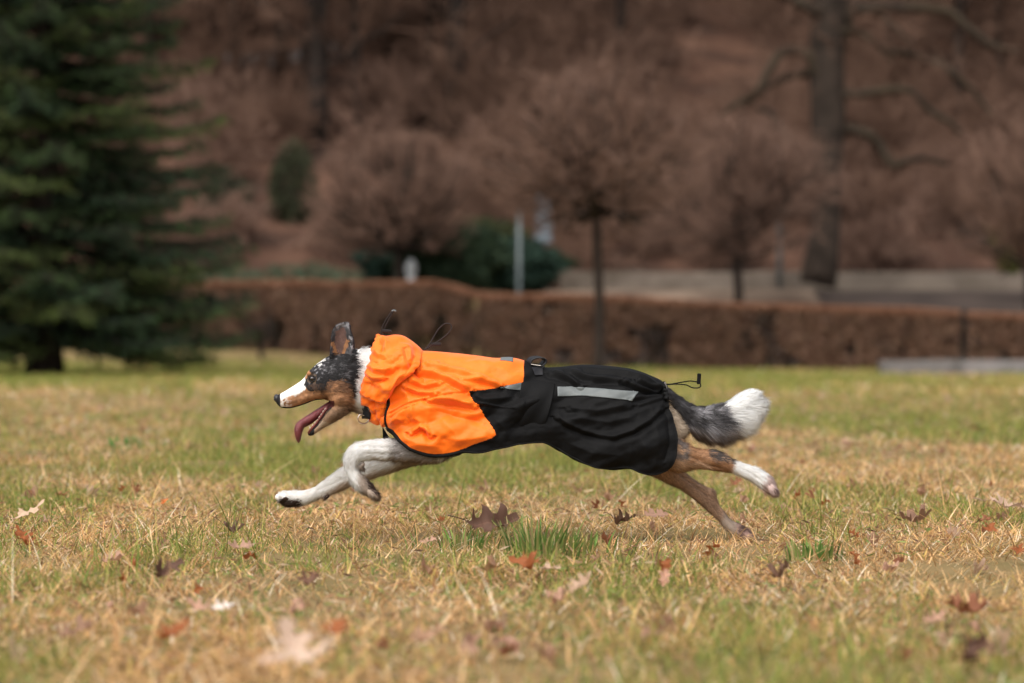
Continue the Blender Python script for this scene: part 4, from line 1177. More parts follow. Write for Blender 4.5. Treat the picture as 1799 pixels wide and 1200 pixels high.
    up = np.interp(x, [1170, 1200, 1230, 1262], [683, 702, 714, 712])
    low = (y - up) / 55
    tc = np.tile(BLK * 2.2, (len(P), 1)) + GREY * 1.35 * np.clip((n1 * .6 + n2 * .4 - .53 + .10 * smooth01(1190, 1255, x)) * 7, 0, 1)[:, None]
    tc = mixc(tc, BLK * 1.6, smooth01(1225, 1190, x) * z(low < .55) * .8)
    tc = mixc(tc, LBR * .9, smooth01(.62, 1.0, low + (n1 - .5) * .4) * .75)
    tc = mixc(tc, WHITE * np.array([1.03, 1.03, 1.03]), smooth01(1262, 1272, x - .16 * (y - 710) + (n1 - .5) * 14))
    tl = tl | ((x > 1160) & (x < 1215) & (y < 701 + (x - 1168) * 1.25) & (tid == ids['torso']))
    c = np.where(tl[:, None], tc, c)
    return np.clip(c, .005, .9)

bi = nearest_cl(BV)
bc = coat_color(BV, bi)
ca = body_me.color_attributes.new('Col', 'FLOAT_COLOR', 'POINT')
tmpc = np.ones((nv, 4), np.float32); tmpc[:, :3] = bc; ca.data.foreach_set('color', tmpc.reshape(-1))
body_me.materials.clear(); body_me.materials.append(M_SKIN)
dog = empty('dog', (0.32, 0, 0), 'galloping white, black and tan dog in an orange and black rain coat', 'dog')
body = obj('body', body_me, dog)
BVH = BVHTree.FromPolygons([tuple(v) for v in BV], [tuple(p.vertices) for p in body_me.polygons])
camp = Vector((0, CAMY, CAMZ))
def surf(px, py, default=-.05):
    """nearest point of the dog's near side under a photograph pixel"""
    d = (Vector(W(px, py, 0.0)) - camp).normalized()
    h, n, i, dist = BVH.ray_cast(camp, d)
    return (h, n) if h else (Vector(W(px, py, default)), Vector((0, -1, 0)))

# ---- fur strands
body_me.calc_loop_triangles()
nt_ = len(body_me.loop_triangles)
TR = np.zeros(nt_ * 3, np.int32); body_me.loop_triangles.foreach_get('vertices', TR); TR = TR.reshape(-1, 3)
a_, b_, c_ = BV[TR[:, 0]], BV[TR[:, 1]], BV[TR[:, 2]]
area = np.linalg.norm(np.cross(b_ - a_, c_ - a_), axis=1) / 2
tcx, tcy = PX((a_ + b_ + c_) / 3)
COATP = [(640,600),(665,590),(740,605),(760,622),(900,632),(1050,648),(1150,668),(1166,680),(1170,703),(1180,728),(1187,752),(1187,803),(1178,818),(1147,830),(1107,818),(1053,815),(985,787),(944,770),(909,772),(857,785),(815,787),(765,796),(700,762),(684,745),(652,730),(644,700),(645,680),(655,640)]
wgt = area * (~inpoly(tcx, tcy, COATP) & ((a_[:, 1] < .03) | (tcx > 1160) | (tcy > 770)))
ear_t = (tcy < 626) & (tcx < 628)
tail_t = (tcx > 1165) & (tcy < 775) & (tcx > 1172)
wgt = wgt * np.where(tail_t, 2.6, 1.0) * np.where(ear_t, .6, 1)
rf = np.random.default_rng(99)
NF = 360000
ti = rf.choice(nt_, NF, p=wgt / wgt.sum())
u = rf.random((NF, 1)); v = rf.random((NF, 1)); fl = (u + v) > 1; u = np.where(fl, 1 - u, u); v = np.where(fl, 1 - v, v)
RP = a_[ti] * (1 - u - v) + b_[ti] * u + c_[ti] * v
RN = BN[TR[ti, 0]]
ri = nearest_cl(RP); rid = CL[ri, 6].astype(int); tang = CL[ri, 3:6].copy()
rx_, ry_ = PX(RP)
hdm = (rx_ < 660) & (ry_ < 775)
tang[hdm & (rid == ids['jaw'])] *= -1                          # hair runs backwards from the nose
tang[rid == ids['head']] *= -1
tang[rid == ids['torso']] *= np.where(rx_[rid == ids['torso']] > 900, 1, 1)[:, None]
em = (ry_ < 626) & (rx_ < 628) & (ry_ < 620)
tang[em] = np.array([.1, 0, 1.0])
Lh = np.full(NF, .0082)
Lh = np.where((rid == ids['head']) & (rx_ > 600), .011, Lh)
Lh = np.where((rx_ < 560) & (ry_ < 770), .0032, Lh)
mouth_m = (rx_ < 582) & (ry_ > np.interp(rx_, [493, 510, 527, 543, 557, 568, 574], [716.5, 717.5, 713.5, 707, 703, 703.5, 706]) - 3) & (ry_ < 771) & (ry_ < np.interp(rx_, [538, 548, 556, 564, 572, 580, 590], [762, 751, 742, 731, 717, 707, 701]) + 8)
under = (RN[:, 2] < -.3)
Lh = np.where(under & ((rid == ids['fore_far']) | (rid == ids['fore'])), .011, Lh)
Lh = np.where(em, .0045, Lh)
Lh = np.where((rid == ids['torso']) & (rx_ > 1150), .011, Lh)
tm = rid == ids['tail']
tt = smooth01(1175, 1250, rx_)
Lh = np.where(tm, .012 + .020 * tt + .016 * (RN[:, 2] < 0) * tt, Lh)
Lh = np.where(tm & (RN[:, 2] > .5), Lh * .6, Lh)
Lh = np.where(tm & (rx_ > 1295), Lh * .72, Lh)
stray = rf.random(NF) < .07
Lh = Lh * (0.6 + .7 * rf.random(NF)) * np.where(stray & ~em & (rx_ > 590), np.where(tm, 1.15, 1.6), 1.0)
lift = np.where(tm, .35, .13) + .16 * rf.random(NF)
lift = np.where(em, .3, lift)
lift = np.where(stray & ~tm, lift + .25, lift)
cl_n = (fbm(RP[:, 0] * 130, RP[:, 1] * 130, RP[:, 2] * 130, 2) - .5)     # hair clumps lean together
dirv = tang + RN * lift[:, None] + rf.normal(0, .13, (NF, 3)) + np.stack([0 * cl_n, 0 * cl_n, cl_n * 1.3], 1) * np.where(tm, np.where(rx_ > 1262, .45, .9), .65)[:, None]
dirv[tm & (RN[:, 2] < .1)] += np.array([.1, 0, -.30])
dirv[tm & (rx_ > 1262)] += np.array([.35, 0, 0.0])
dirv /= np.linalg.norm(dirv, axis=1, keepdims=True)
keep = ~mouth_m & (rx_ > 493)
eye_c = np.hypot(rx_ - 548.5, ry_ - 665.5) < 5.5
keep &= ~(eye_c & hdm)
RP, RN, dirv, Lh, ri, tm = RP[keep], RN[keep], dirv[keep], Lh[keep], ri[keep], tm[keep]
nf = len(RP)
hc_ = coat_color(RP + rf.normal(0, .0022, RP.shape) * np.array([1, .2, 1]), ri) 
dark_ = (hc_.mean(1, keepdims=True) < .35)
hc_ = hc_ * np.where(dark_, .45 + 1.15 * rf.random((nf, 1)), .84 + .34 * rf.random((nf, 1))) + np.where(dark_, .012 * (rf.random((nf, 1)) ** 4), 0)
sw = np.cross(dirv, RN + rf.normal(0, .35, (nf, 3))); sw /= np.linalg.norm(sw, axis=1, keepdims=True) + 1e-9
wd = np.where(tm, .0011, .0009)[:, None] * (.6 + .6 * rf.random((nf, 1)))
root_p = RP - RN * .0008
droop = np.zeros((nf, 3)); droop[:, 2] = -.10 * Lh
mid = root_p + dirv * (Lh * .55)[:, None] + RN * (Lh * .06)[:, None]
tip = root_p + dirv * Lh[:, None] + droop
FV = np.stack([root_p - sw * wd / 2, root_p + sw * wd / 2, mid + sw * wd * .35, mid - sw * wd * .35, tip], 1).reshape(-1, 3)
q = np.arange(nf)[:, None] * 5
FF = np.concatenate([q + np.array([[0, 1, 2, 3]])]); FT = q + np.array([[3, 2, 4]])
fur_me = mesh_from('fur', FV, [FF, FT], M_FUR, np.repeat(np.clip(hc_, .004, .85), 5, 0), smooth=True)
nrm = RN + rf.normal(0, .22, (nf, 3)); nrm /= np.linalg.norm(nrm, axis=1, keepdims=True)
fur_me.normals_split_custom_set_from_vertices(np.repeat(nrm, 5, 0).astype(np.float32))
obj('fur', fur_me, body)

# ---- face parts
def simple_mat(name, col, rough=.5, spec=.4, **k):
    c2 = tuple(min(1, c * 1.25) for c in col); c1 = tuple(c * .8 for c in col)
    return mat_noise(name, c1, c2, k.get('scale', 40), rough, spec, k.get('bump', 0.15), k.get('bs', 200))
M_NOSE = simple_mat('nose_leather', (.022, .022, .026), .38, .5, scale=200, bs=500)
M_EYE = simple_mat('eye_glossy', (.020, .010, .006), .08, .9, bump=0)
M_LID = simple_mat('eye_rim', (.012, .010, .010), .5, .4)
M_TONG = simple_mat('tongue_flesh', (.17, .034, .038), .34, .55, scale=60, bump=.4, bs=300)
M_TOOTH = simple_mat('teeth_ivory', (.62, .55, .44), .35, .5)
M_GUM = simple_mat('gum_flesh', (.20, .055, .05), .35, .5)
M_CLAW = simple_mat('claw_horn', (.05, .035, .03), .4, .4)
V, F, T = ball(486.8, 700.2, -.002, .0078, .0120, .0105, .25)
V = np.array(V); c0 = V.mean(0)
V = V - 0  
nst = Acc(); nst.add(V, F, T)
obj('nose', nst.mesh('nose', M_NOSE), body)
for sg_ in (-1, 1):
    V, F, T = ball(482.6, 702.0, -.002 + sg_ * .0072, .0030, .0030, .0020, .5)
    obj('nostril', Acc().add(V, F, T).mesh('nostril', M_LID), body)
for sg_ in (-1, 1):
    h, n = surf(548.5, 665.3)
    yy = h.y if sg_ < 0 else -h.y - .004
    ex, ey = 548.5, 665.3
    V, F, T = ball(ex, ey, yy + .0005 * (-sg_), .0078, .0062, .0064)
    e = obj('eye', Acc().add(V, F, T).mesh('eye', M_EYE), body)
    tpts = []
    for k in range(25):
        a = k / 24 * 2 * math.pi
        tpts.append(W(ex + 6.0 * math.cos(a), ey + 4.6 * math.sin(a) - .4 * math.cos(a), yy + sg_ * (.0035)))
    V, F, T = tube_pts(tpts, .0012, 6, cap=False)
    obj('eyelid', Acc().add(V, F).mesh('eyelid', M_LID), e)
# tongue: flat slab following the lower jaw then drooping over its side
tg = [(580,704, 584,711, .010,-.001), (570,710, 573,721, .014,-.001), (560,716.5, 563,731, .016,-.001), (549,723.5, 553,738, .018,-.002), (538,730.5, 543,745, .019,-.005),
      (528,737, 535,749, .019,-.010), (520.5,743.5, 532,755, .0185,-.012), (517.2,752, 530.5,760, .017,-.013), (517.7,762, 529,767, .0145,-.013), (520,770, 527.5,772.5, .010,-.013), (523,775.5, 525.5,776, .005,-.013)]
V, F, T, _, _ = loft(tg, n=60, sides=32, p=2.4)
V = np.array(V); 
V[:, 2] -= 0.0035 * np.exp(-((V[:, 1] + .008) / .004) ** 2) * (V[:, 2] > 0)   # central furrow
V += np.random.default_rng(4).normal(0, .00025, V.shape)
obj('tongue', Acc().add(V, F, T).mesh('tongue', M_TONG), body)
# lower and upper teeth on the near and far side, canine
def tooth(parent, px, py, Y, w, h, lean=0.0, up=1):
    c = W(px, py, Y)
    V, F, T = tube_pts([c + np.array([0, 0, -.001 * up]), c + np.array([lean * h * .4, 0, h * .5 * up]), c + np.array([lean * h, 0, h * up])], [w, w * .75, w * .12], 7)
    obj('tooth', Acc().add(V, F, T).mesh('tooth', M_TOOTH), parent)
row = [(549.5,748.5),(553.5,744),(557.5,739.5),(561,734.5),(564.5,729.5),(568,724.5),(571.5,719.5)]
gum = []
for Yc_ in (-1, 1):
    gp_ = [W(x - .5, y + 2.2, -.002 + Yc_ * np.interp(x, [540, 575], [.012, .024])) for x, y in [(542, 759)] + row + [(575, 714)]]
    V, F, T = tube_pts(gp_, .0028, 8); g = obj('gum', Acc().add(V, F, T).mesh('gum', M_GUM), body)
    for i, (x, y) in enumerate(row):
        tooth(g, x, y, -.002 + Yc_ * np.interp(x, [540, 575], [.012, .024]), .0019 + .0003 * i / 3, .0042 + .001 * (i % 2))
    tooth(g, 546, 756, -.002 + Yc_ * .012, .0023, .0115, -.45)
    for i, x in enumerate((511, 517, 524, 531, 539, 547, 555, 562)):
        y = np.interp(x, [493, 510, 527, 543, 557, 568], [716.5, 717.5, 713.5, 707, 703, 703.5])
        pass
# claws
def claw(px, py, Y, dx, dz, L=.007):
    c = W(px, py, Y); d = np.array([dx, 0, dz]) 
    V, F, T = tube_pts([c, c + d * L * .5 + np.array([0, 0, .0008]), c + d * L], [.0019, .0015, .0003], 7)
    obj('claw', Acc().add(V, F, T).mesh('claw', M_CLAW), body)
for o_ in (-.017, -.006, .006, .017):
    claw(489.5, 877, .058 + o_, -.8, -.6); claw(660.5, 870, -.060 + o_ * .85, .7, -.7)
    claw(1361.5, 868, -.060 + o_ * .85, .3, -.95); claw(1320, 950, .060 + o_ * .85, .4, -.9)
# ------------------------------------------------------------------ the rain coat
def fabric(name, c1, c2, rough, sheen=.3, spec=.3):
    m, nt, b = mat_base(name, rough, spec)
    tc = nt.nodes.new('ShaderNodeTexCoord')
    n1 = nt.nodes.new('ShaderNodeTexNoise'); n1.inputs['Scale'].default_value = 18; n1.inputs['Detail'].default_value = 4
    nt.links.new(tc.outputs['Object'], n1.inputs['Vector'])
    r_ = nt.nodes.new('ShaderNodeValToRGB'); r_.color_ramp.elements[0].position = .3; r_.color_ramp.elements[1].position = .7
    r_.color_ramp.elements[0].color = (*c1, 1); r_.color_ramp.elements[1].color = (*c2, 1)
    nt.links.new(n1.outputs['Fac'], r_.inputs[0]); nt.links.new(r_.outputs[0], b.inputs['Base Color'])
    n2 = nt.nodes.new('ShaderNodeTexNoise'); n2.inputs['Scale'].default_value = 60; n2.inputs['Detail'].default_value = 8
    nt.links.new(tc.outputs['Object'], n2.inputs['Vector'])
    bp = nt.nodes.new('ShaderNodeBump'); bp.inputs['Strength'].default_value = .35; bp.inputs['Distance'].default_value = .002
    nt.links.new(n2.outputs['Fac'], bp.inputs['Height']); nt.links.new(bp.outputs[0], b.inputs['Normal'])
    b.inputs['Sheen Weight'].default_value = sheen; b.inputs['Sheen Roughness'].default_value = .5
    return m
M_ORANGE = fabric('orange_ripstop', (.97, .150, .002), (1.0, .190, .006), .52, .14, .30)
M_BLACK = fabric('black_softshell', (.0030, .0029, .0031), (.0045, .0044, .0048), .68, .0, .13)
M_TRIM = fabric('black_binding', (.004, .004, .004), (.006, .006, .006), .7, .0, .15)
M_WEB = fabric('black_webbing', (.008, .008, .010), (.013, .013, .016), .55, .0, .3)
M_REFL = fabric('reflective_grey', (.115, .13, .13), (.15, .165, .17), .45, 0, .35)
M_CORD = fabric('dark_elastic_cord', (.009, .004, .004), (.013, .006, .006), .6, .1, .3)
M_STEEL = simple_mat('steel_ring', (.62, .56, .50), .25, .8, bump=0); M_STEEL.node_tree.nodes['Principled BSDF'].inputs['Metallic'].default_value = .9

def coons(top, bot, left, right, ny, nx, s):
    """pixel grid between four border curves; s = row parameter 0(top)..1(hem)"""
    u = np.linspace(0, 1, nx)
    T = lin(top, nx) if len(top) < 3 else cr(top, nx); B = bot(nx) if callable(bot) else cr(bot, nx)
    Lc = cr(left, 200) if len(left) > 2 else lin(left, 200); Rc = cr(right, 200) if len(right) > 2 else lin(right, 200)
    q = np.linspace(0, 1, 200)
    L = np.stack([np.interp(s, q, Lc[:, k]) for k in (0, 1)], 1); R = np.stack([np.interp(s, q, Rc[:, k]) for k in (0, 1)], 1)
    S, U = s[:, None, None], u[None, :, None]
    P = (1 - S) * T[None] + S * B[None] + (1 - U) * L[:, None] + U * R[:, None]
    P -= (1 - S) * (1 - U) * T[0] + (1 - S) * U * T[-1] + S * (1 - U) * B[0] + S * U * B[-1]
    return P[..., 0], P[..., 1]

def fold(x, y, pl, amp, w, skew=0.0):
    d, qx, qy = dpoly(x, y, pl)
    p = np.asarray(pl, float); s = np.sign(y - qy) 
    # fade at both ends
    L0 = np.hypot(x - p[0, 0], y - p[0, 1]); L1 = np.hypot(x - p[-1, 0], y - p[-1, 1])
    fade = smooth01(0, 2.2 * w, L0 + w * .4) * smooth01(0, 2.2 * w, L1 + w * .4)
    g = .5 * np.exp(-(d / w) ** 2) + .5 * np.exp(-1.5 * d / w)
    if skew: g = g - skew * np.exp(-((d - 1.6 * w) / w) ** 2) * (s > 0)
    return amp * g * fade / 750

def surf_grid(px, py, phi, w, sgn, disp, pow_=1.0):
    """px,py (ny,nx) pixel grid; depth from width w(nx) and section angle phi(ny)"""
    sn = np.sin(phi)[:, None]
    Y = sgn * w * np.sign(sn) * np.abs(sn) ** pow_
    P = W(px, py, Y)
    du = np.gradient(P, axis=1); dv = np.gradient(P, axis=0)
    N = np.cross(du, dv) ; N /= np.linalg.norm(N, axis=2, keepdims=True) + 1e-9
    fl = np.sign((N[..., 1] * sgn).mean()); N *= fl
    return P + N * disp[..., None], N

def grid_faces(ny, nx, flip=False):
    a = (np.arange(ny - 1)[:, None] * nx + np.arange(nx - 1)[None]).reshape(-1)
    F = np.stack([a, a + 1, a + nx + 1, a + nx], 1)
    return F[:, ::-1] if flip else F

def submesh(name, V, F, keep, mat):
    Fk = F[keep]; used, inv = np.unique(Fk, return_inverse=True)
    return mesh_from(name, V[used], [inv.reshape(Fk.shape)], mat)

TOP = [(690,622),(712,617),(748,617),(800,621),(840,625.5),(870,629.5),(900,629),(921,634),(950,645),(983,645),(1018,641.5),(1053,642),(1100,647),(1123,652.5),(1147,662),(1160,668),(1167,674)]
HEM1 = [(680,752),(688,760),(700,771),(722,787),(743,797.5),(765,802),(790,799),(812,793),(840,793.5),(867,788),(895,782),(920,778),(942,776)]
HEM2 = [(942,776),(956,777),(972,785),(985,793),(1007,805),(1030,815),(1053,822),(1077,824.5),(1107,823),(1123,830),(1140,835),(1156,835.5),(1168,831),(1177,824)]
LEFT = [(690,622),(685,660),(681,703),(679,730),(680,752)]
RIGHT = [(1167,674),(1169,690),(1172,706),(1179,728),(1186,750),(1189.5,775),(1187.5,803),(1177,824)]
def hem(n):
    a = cr(HEM1, 400); b = cr(HEM2, 400)
    return lin(np.vstack([a, b[1:]]), n)
NX, NY = 420, 150
PHM = math.radians(116)
phi = np.linspace(0, PHM, NY)
srow = (1 - np.cos(phi)) / (1 - math.cos(PHM))
gx_, gy_ = coons(TOP, hem, LEFT, RIGHT, NY, NX, srow)
# the lines that divide the panels (pixels of the near side; mirrored to the far side)
EDGE_O = [(921,600),(921,650),(920,670),(880,679.5),(852,686),(824,689),(832,706),(841,711),(850,728),(860,742),(868,755),(871,763),(864,768),(840,777),(815,788),(790,796),(765,799),(743,795),(723,786.5),(707,775),(695,765),(684,755),(678,745)]
ORANGE_POLY = [(600,560)] + EDGE_O + [(640,760)]
def snap(px, py, line, h):
    d, qx, qy = dpoly(px, py, line); m = d < h
    return np.where(m, qx, px), np.where(m, qy, py)
gx2, gy2 = snap(gx_, gy_, EDGE_O, .62)
uu = np.linspace(0, 1, NX)
wprof = np.interp(uu, [0, .06, .15, .28, .42, .52, .60, .72, .84, .93, 1.0], [.080, .100, .115, .122, .116, .106, .104, .114, .119, .109, .086])
# the rear opening narrows towards the tail but the skirt stays wide
Wd = np.repeat(wprof[None], NY, 0)
Wd = Wd + (np.interp(uu, [.85, 1], [0, .026])[None]) * smooth01(.35, .9, srow)[:, None]
def coat_disp(x, y, seed):
    sh = seed * 37.0
    d = np.zeros_like(x)
    Fo = [([(736,650),(760,655),(790,668),(826,686)], 7, 5.0, .5), ([(745,640),(790,648),(840,665),(878,676)], 4.5, 5, .4), ([(812,668),(845,670),(880,678)], 3.5, 3, .6),
          ([(714,680),(735,688),(765,691)], 5, 3.4, .7), ([(722,668),(745,676),(772,674)], 4.5, 3.6, .6), ([(704,664),(716,700),(720,740)], 3.5, 7, 0),
          ([(756,700),(790,702),(834,711)], 6.5, 5.5, .8), ([(756,716),(800,732),(850,742)], -5, 9, 0), ([(690,745),(706,722),(720,712)], 4, 5, 0),
          ([(684,748),(700,736),(712,740)], 4, 5, .3), ([(723,760),(738,749),(748,753),(757,765)], 6.5, 4.0, .7), ([(735,760),(744,758),(752,768)], -5, 5, 0),
          ([(722,708),(728,735),(744,744)], 4, 4.5, 0), ([(765,725),(800,760),(812,790)], 5, 14, 0), ([(700,760),(735,778),(780,786)], 4.5, 9, 0), ([(780,770),(825,770),(860,764)], 4, 8, 0),
          ([(744,640),(757,636),(775,640)], 4, 4, 0), ([(720,640),(730,655),(740,668)], -5, 5, 0), ([(840,640),(870,650),(905,655)], 2.0, 8, 0),
          ([(735,645),(760,700),(800,722)], -2.5, 9, 0),
          # seams
          ([(684,728),(703,714),(730,705),(757,699),(790,694),(824,689)], -4.0, 1.5, 0), ([(686,735),(705,721),(731,711.5)], -3.2, 1.3, 0),
          # black part
          ([(841,708.5),(870,713),(905,717)], 2.2, 1.5, 0), ([(826,692),(850,702),(880,700),(905,695)], 4, 6, 0),
          ([(979,731),(1000,745),(1025,756),(1053,764),(1080,766),(1110,757),(1140,739),(1164,716)], 4.2, 5.0, .7),
          ([(985,738),(1020,735),(1070,742),(1120,730)], 4, 9, 0), ([(1000,716),(1050,722),(1105,712)], 3.5, 6, .4),
          ([(968,655),(1000,662),(1020,676)], 5, 4.5, .5), ([(1000,650),(1045,664),(1100,670)], 4.5, 4.5, .5), ([(1030,645),(1085,652),(1130,664),(1165,680)], 4.5, 4.0, .6),
          ([(1060,643),(1110,655),(1150,669)], 3.0, 3.0, .5), ([(1095,672),(1118,681),(1140,684),(1168,683)], 4.5, 3.0, .8), ([(1120,668),(1145,676),(1168,680)], 4, 2.6, .7),
          ([(1110,700),(1140,694),(1168,690)], 3, 3.5, .5), ([(1120,712),(1150,702),(1170,696)], 2.6, 3.5, .3),
          ([(1166,705),(1174,740),(1177,780),(1168,815)], -2.5, 5, 0), ([(990,775),(1040,795),(1100,800)], 4, 12, 0), ([(1120,760),(1135,790),(1140,820)], 4, 12, 0),
          ([(860,730),(885,750),(890,775)], 3, 9, 0)]
    for pl, a, w, sk in Fo:
        pl2 = [(p + (seed * 4.0 if seed else 0), q_ + (seed * 3.0 if seed else 0)) for p, q_ in pl]
        d = d + fold(x, y, pl2, a * 1.35, w * 1.05, sk)
    # free wrinkles, drawn out along the body
    for k, (fx, fy, am) in enumerate(((.014, .035, 7.0), (.035, .06, 2.2), (.09, .14, .45))):
        n = fbm(x * fx + sh + 3 * k, y * fy + x * .012 + sh, 1.3 * k, 2)
        d = d + am / 750 * (2 * n - 1) * 1.6 * np.where(x < 921, 1.0, .8)
    return d
coat = None
parts_black = []
hem_lines = []
for sgn in (-1, 1):
    x0, y0 = (gx2, gy2)
    d = coat_disp(x0, y0, 0 if sgn < 0 else 1)
    d = d * smooth01(0, .09, srow)[:, None]
    P, N = surf_grid(x0, y0, phi, Wd, sgn, d, .82)
    if sgn < 0:
        Pn = P; Nn = N
    else:
        Pf = P
    hem_lines.append(P[-1]); 
RIM = [Pn[:, -1], Pf[:, -1]]
FRONT = [Pn[:, 0], Pf[:, 0]]
# join both sides along the spine
allP = np.concatenate([Pn[::-1], Pf[1:]], 0)                 # rows: near hem .. spine .. far hem
pxg = np.concatenate([gx2[::-1], gx2[1:]], 0); pyg = np.concatenate([gy2[::-1], gy2[1:]], 0)
nr = 2 * NY - 1
F = grid_faces(nr, NX, True)
cxf = pxg.reshape(-1)[F].mean(1); cyf = pyg.reshape(-1)[F].mean(1)
isO = inpoly(cxf, cyf, ORANGE_POLY)
V = allP.reshape(-1, 3)
def thick(o, t):
    m = o.modifiers.new('cloth thickness', 'SOLIDIFY'); m.thickness = t; m.offset = 0
    return o
coat = thick(obj('rain_coat', submesh('rain_coat', V, F, isO, M_ORANGE), dog), .0018)
thick(obj('black_panel', submesh('black_panel', V, F, ~isO, M_BLACK), coat), .0018)
def near_pt(px, py, off=0.0):
    """point on the near side of the coat under a pixel"""
    D2 = (gx2 - px) ** 2 + (gy2 - py) ** 2
    i = D2.reshape(-1).argmin()
    p = Pn.reshape(-1, 3)[i] + Nn.reshape(-1, 3)[i] * off
    q_ = W(px, py, p[1]); return q_
coat_bvh = BVHTree.FromPolygons([tuple(v) for v in V], [tuple(f) for f in F])
def on_coat(px, py, off=.001):
    d_ = (Vector(W(px, py, 0.0)) - camp).normalized()
    h, n, i, dist = coat_bvh.ray_cast(camp, d_)
    if h is None: return np.array(near_pt(px, py, off))
    if n.dot(d_) > 0: n = -n
    return np.array(h + n * off)
def ribbon_patch(name, quad_rows, mat, parent, off=.0024, t=.0010, mirror=True):
    """quad_rows: two polylines (upper, lower) in pixels -> patch laid over the coat"""
    n = 60; U = lin(quad_rows[0], n); L = lin(quad_rows[1], n); m = 12
    P = np.zeros((m, n, 3))
    for a in range(m):
        f = a / (m - 1)
        for b in range(n):
            q_ = U[b] * (1 - f) + L[b] * f; P[a, b] = on_coat(q_[0], q_[1], off)
    o = thick(obj(name, mesh_from(name, P.reshape(-1, 3), [grid_faces(m, n, True)], mat), parent), t)
    if mirror:
        P2 = P.copy(); P2[..., 1] = -P2[..., 1] + .001
        thick(obj(name, mesh_from(name, P2.reshape(-1, 3), [grid_faces(m, n)], mat), parent), t)
    return o
ribbon_patch('reflective_strip', ([(979,680.5),(1014,680),(1053,683.6),(1088.5,686.4),(1122,688.7)], [(979,696.5),(1030,696.2),(1077,700.6),(1109.5,705)]), M_REFL, coat)
ribbon_patch('reflective_strip', ([(879,680.5),(915,672.5)], [(893,683.5),(915,686)]), M_REFL, coat, off=.0022, mirror=False)
# grey strip lying over the back, its near end just showing on the top edge
# binding round the hems and the rear opening
A = Acc()
for H_ in hem_lines:
    rad = np.interp(np.linspace(0, 1, NX), [0, .25, .32, 1], [.0050, .0050, .0024, .0020])
    V_, F_, T_ = tube_pts(H_[::3], rad[::3], 8); A.add(V_, F_, T_)
for R_e in RIM:
    V_, F_, T_ = tube_pts(R_e[::3], .0020, 8); A.add(V_, F_, T_)
for R_e in FRONT:
    V_, F_, T_ = tube_pts(R_e[NY // 2::3], .0036, 8); A.add(V_, F_, T_)
obj('hem_binding', A.mesh('hem_binding', M_TRIM), coat)

# belly band: wider darker sleeve wrapping the waist
bn = 50; bm = 90
phb = np.linspace(0.10, math.radians(150), bm); sb_ = (1 - np.cos(phb)) / (1 - math.cos(phb[-1]))
bx_t = lin([(922,654),(977,661)], bn); bx_b = lin([(906,778),(946,777)], bn)
for sgn in (-1, 1):
    P = np.zeros((bm, bn, 3))
    for a in range(bm):
        f = sb_[a]
        bulge = 5 * math.sin(f * 3.14)
        q_ = bx_t * (1 - f) + bx_b * f + np.array([[-1, 0]]) * np.linspace(bulge, -bulge * .9, bn)[:, None]
        w_ = (.1095 + .002 * np.sin(np.linspace(0, 9, bn) + f * 8)) * max(math.sin(phb[a]), 0) ** .80
        P[a] = W(q_[:, 0], q_[:, 1] + .0, sgn * w_)
    P[..., 2] += .0015 * (1 - sb_)[:, None]
    thick(obj('belly_band', mesh_from('belly_band', P.reshape(-1, 3), [grid_faces(bm, bn, sgn < 0)], M_BLACK), coat), .0015)
# chest flap between the fore legs
nfp = 30
for nm, up_, lo_, wd_, mt in (('chest_flap', [(672,750),(690,775),(720,790),(765,797),(815,790)], [(673,772),(700,792),(740,806),(762,809),(806,800),(816,793)], .045, M_BLACK),):
    U = cr(up_, 60); L = cr(lo_, 60)
    th = np.linspace(-math.pi / 2, math.pi / 2, 24)
    P = np.zeros((24, 60, 3))
    for a, t_ in enumerate(th):
        f = math.cos(t_)
        P[a] = W(U[:, 0] * (1 - f) + L[:, 0] * f, U[:, 1] * (1 - f) + L[:, 1] * f, wd_ * math.sin(t_) * np.linspace(.6, 1, 60))
    thick(obj(nm, mesh_from(nm, P.reshape(-1, 3), [grid_faces(24, 60)], mt), coat), .0015)

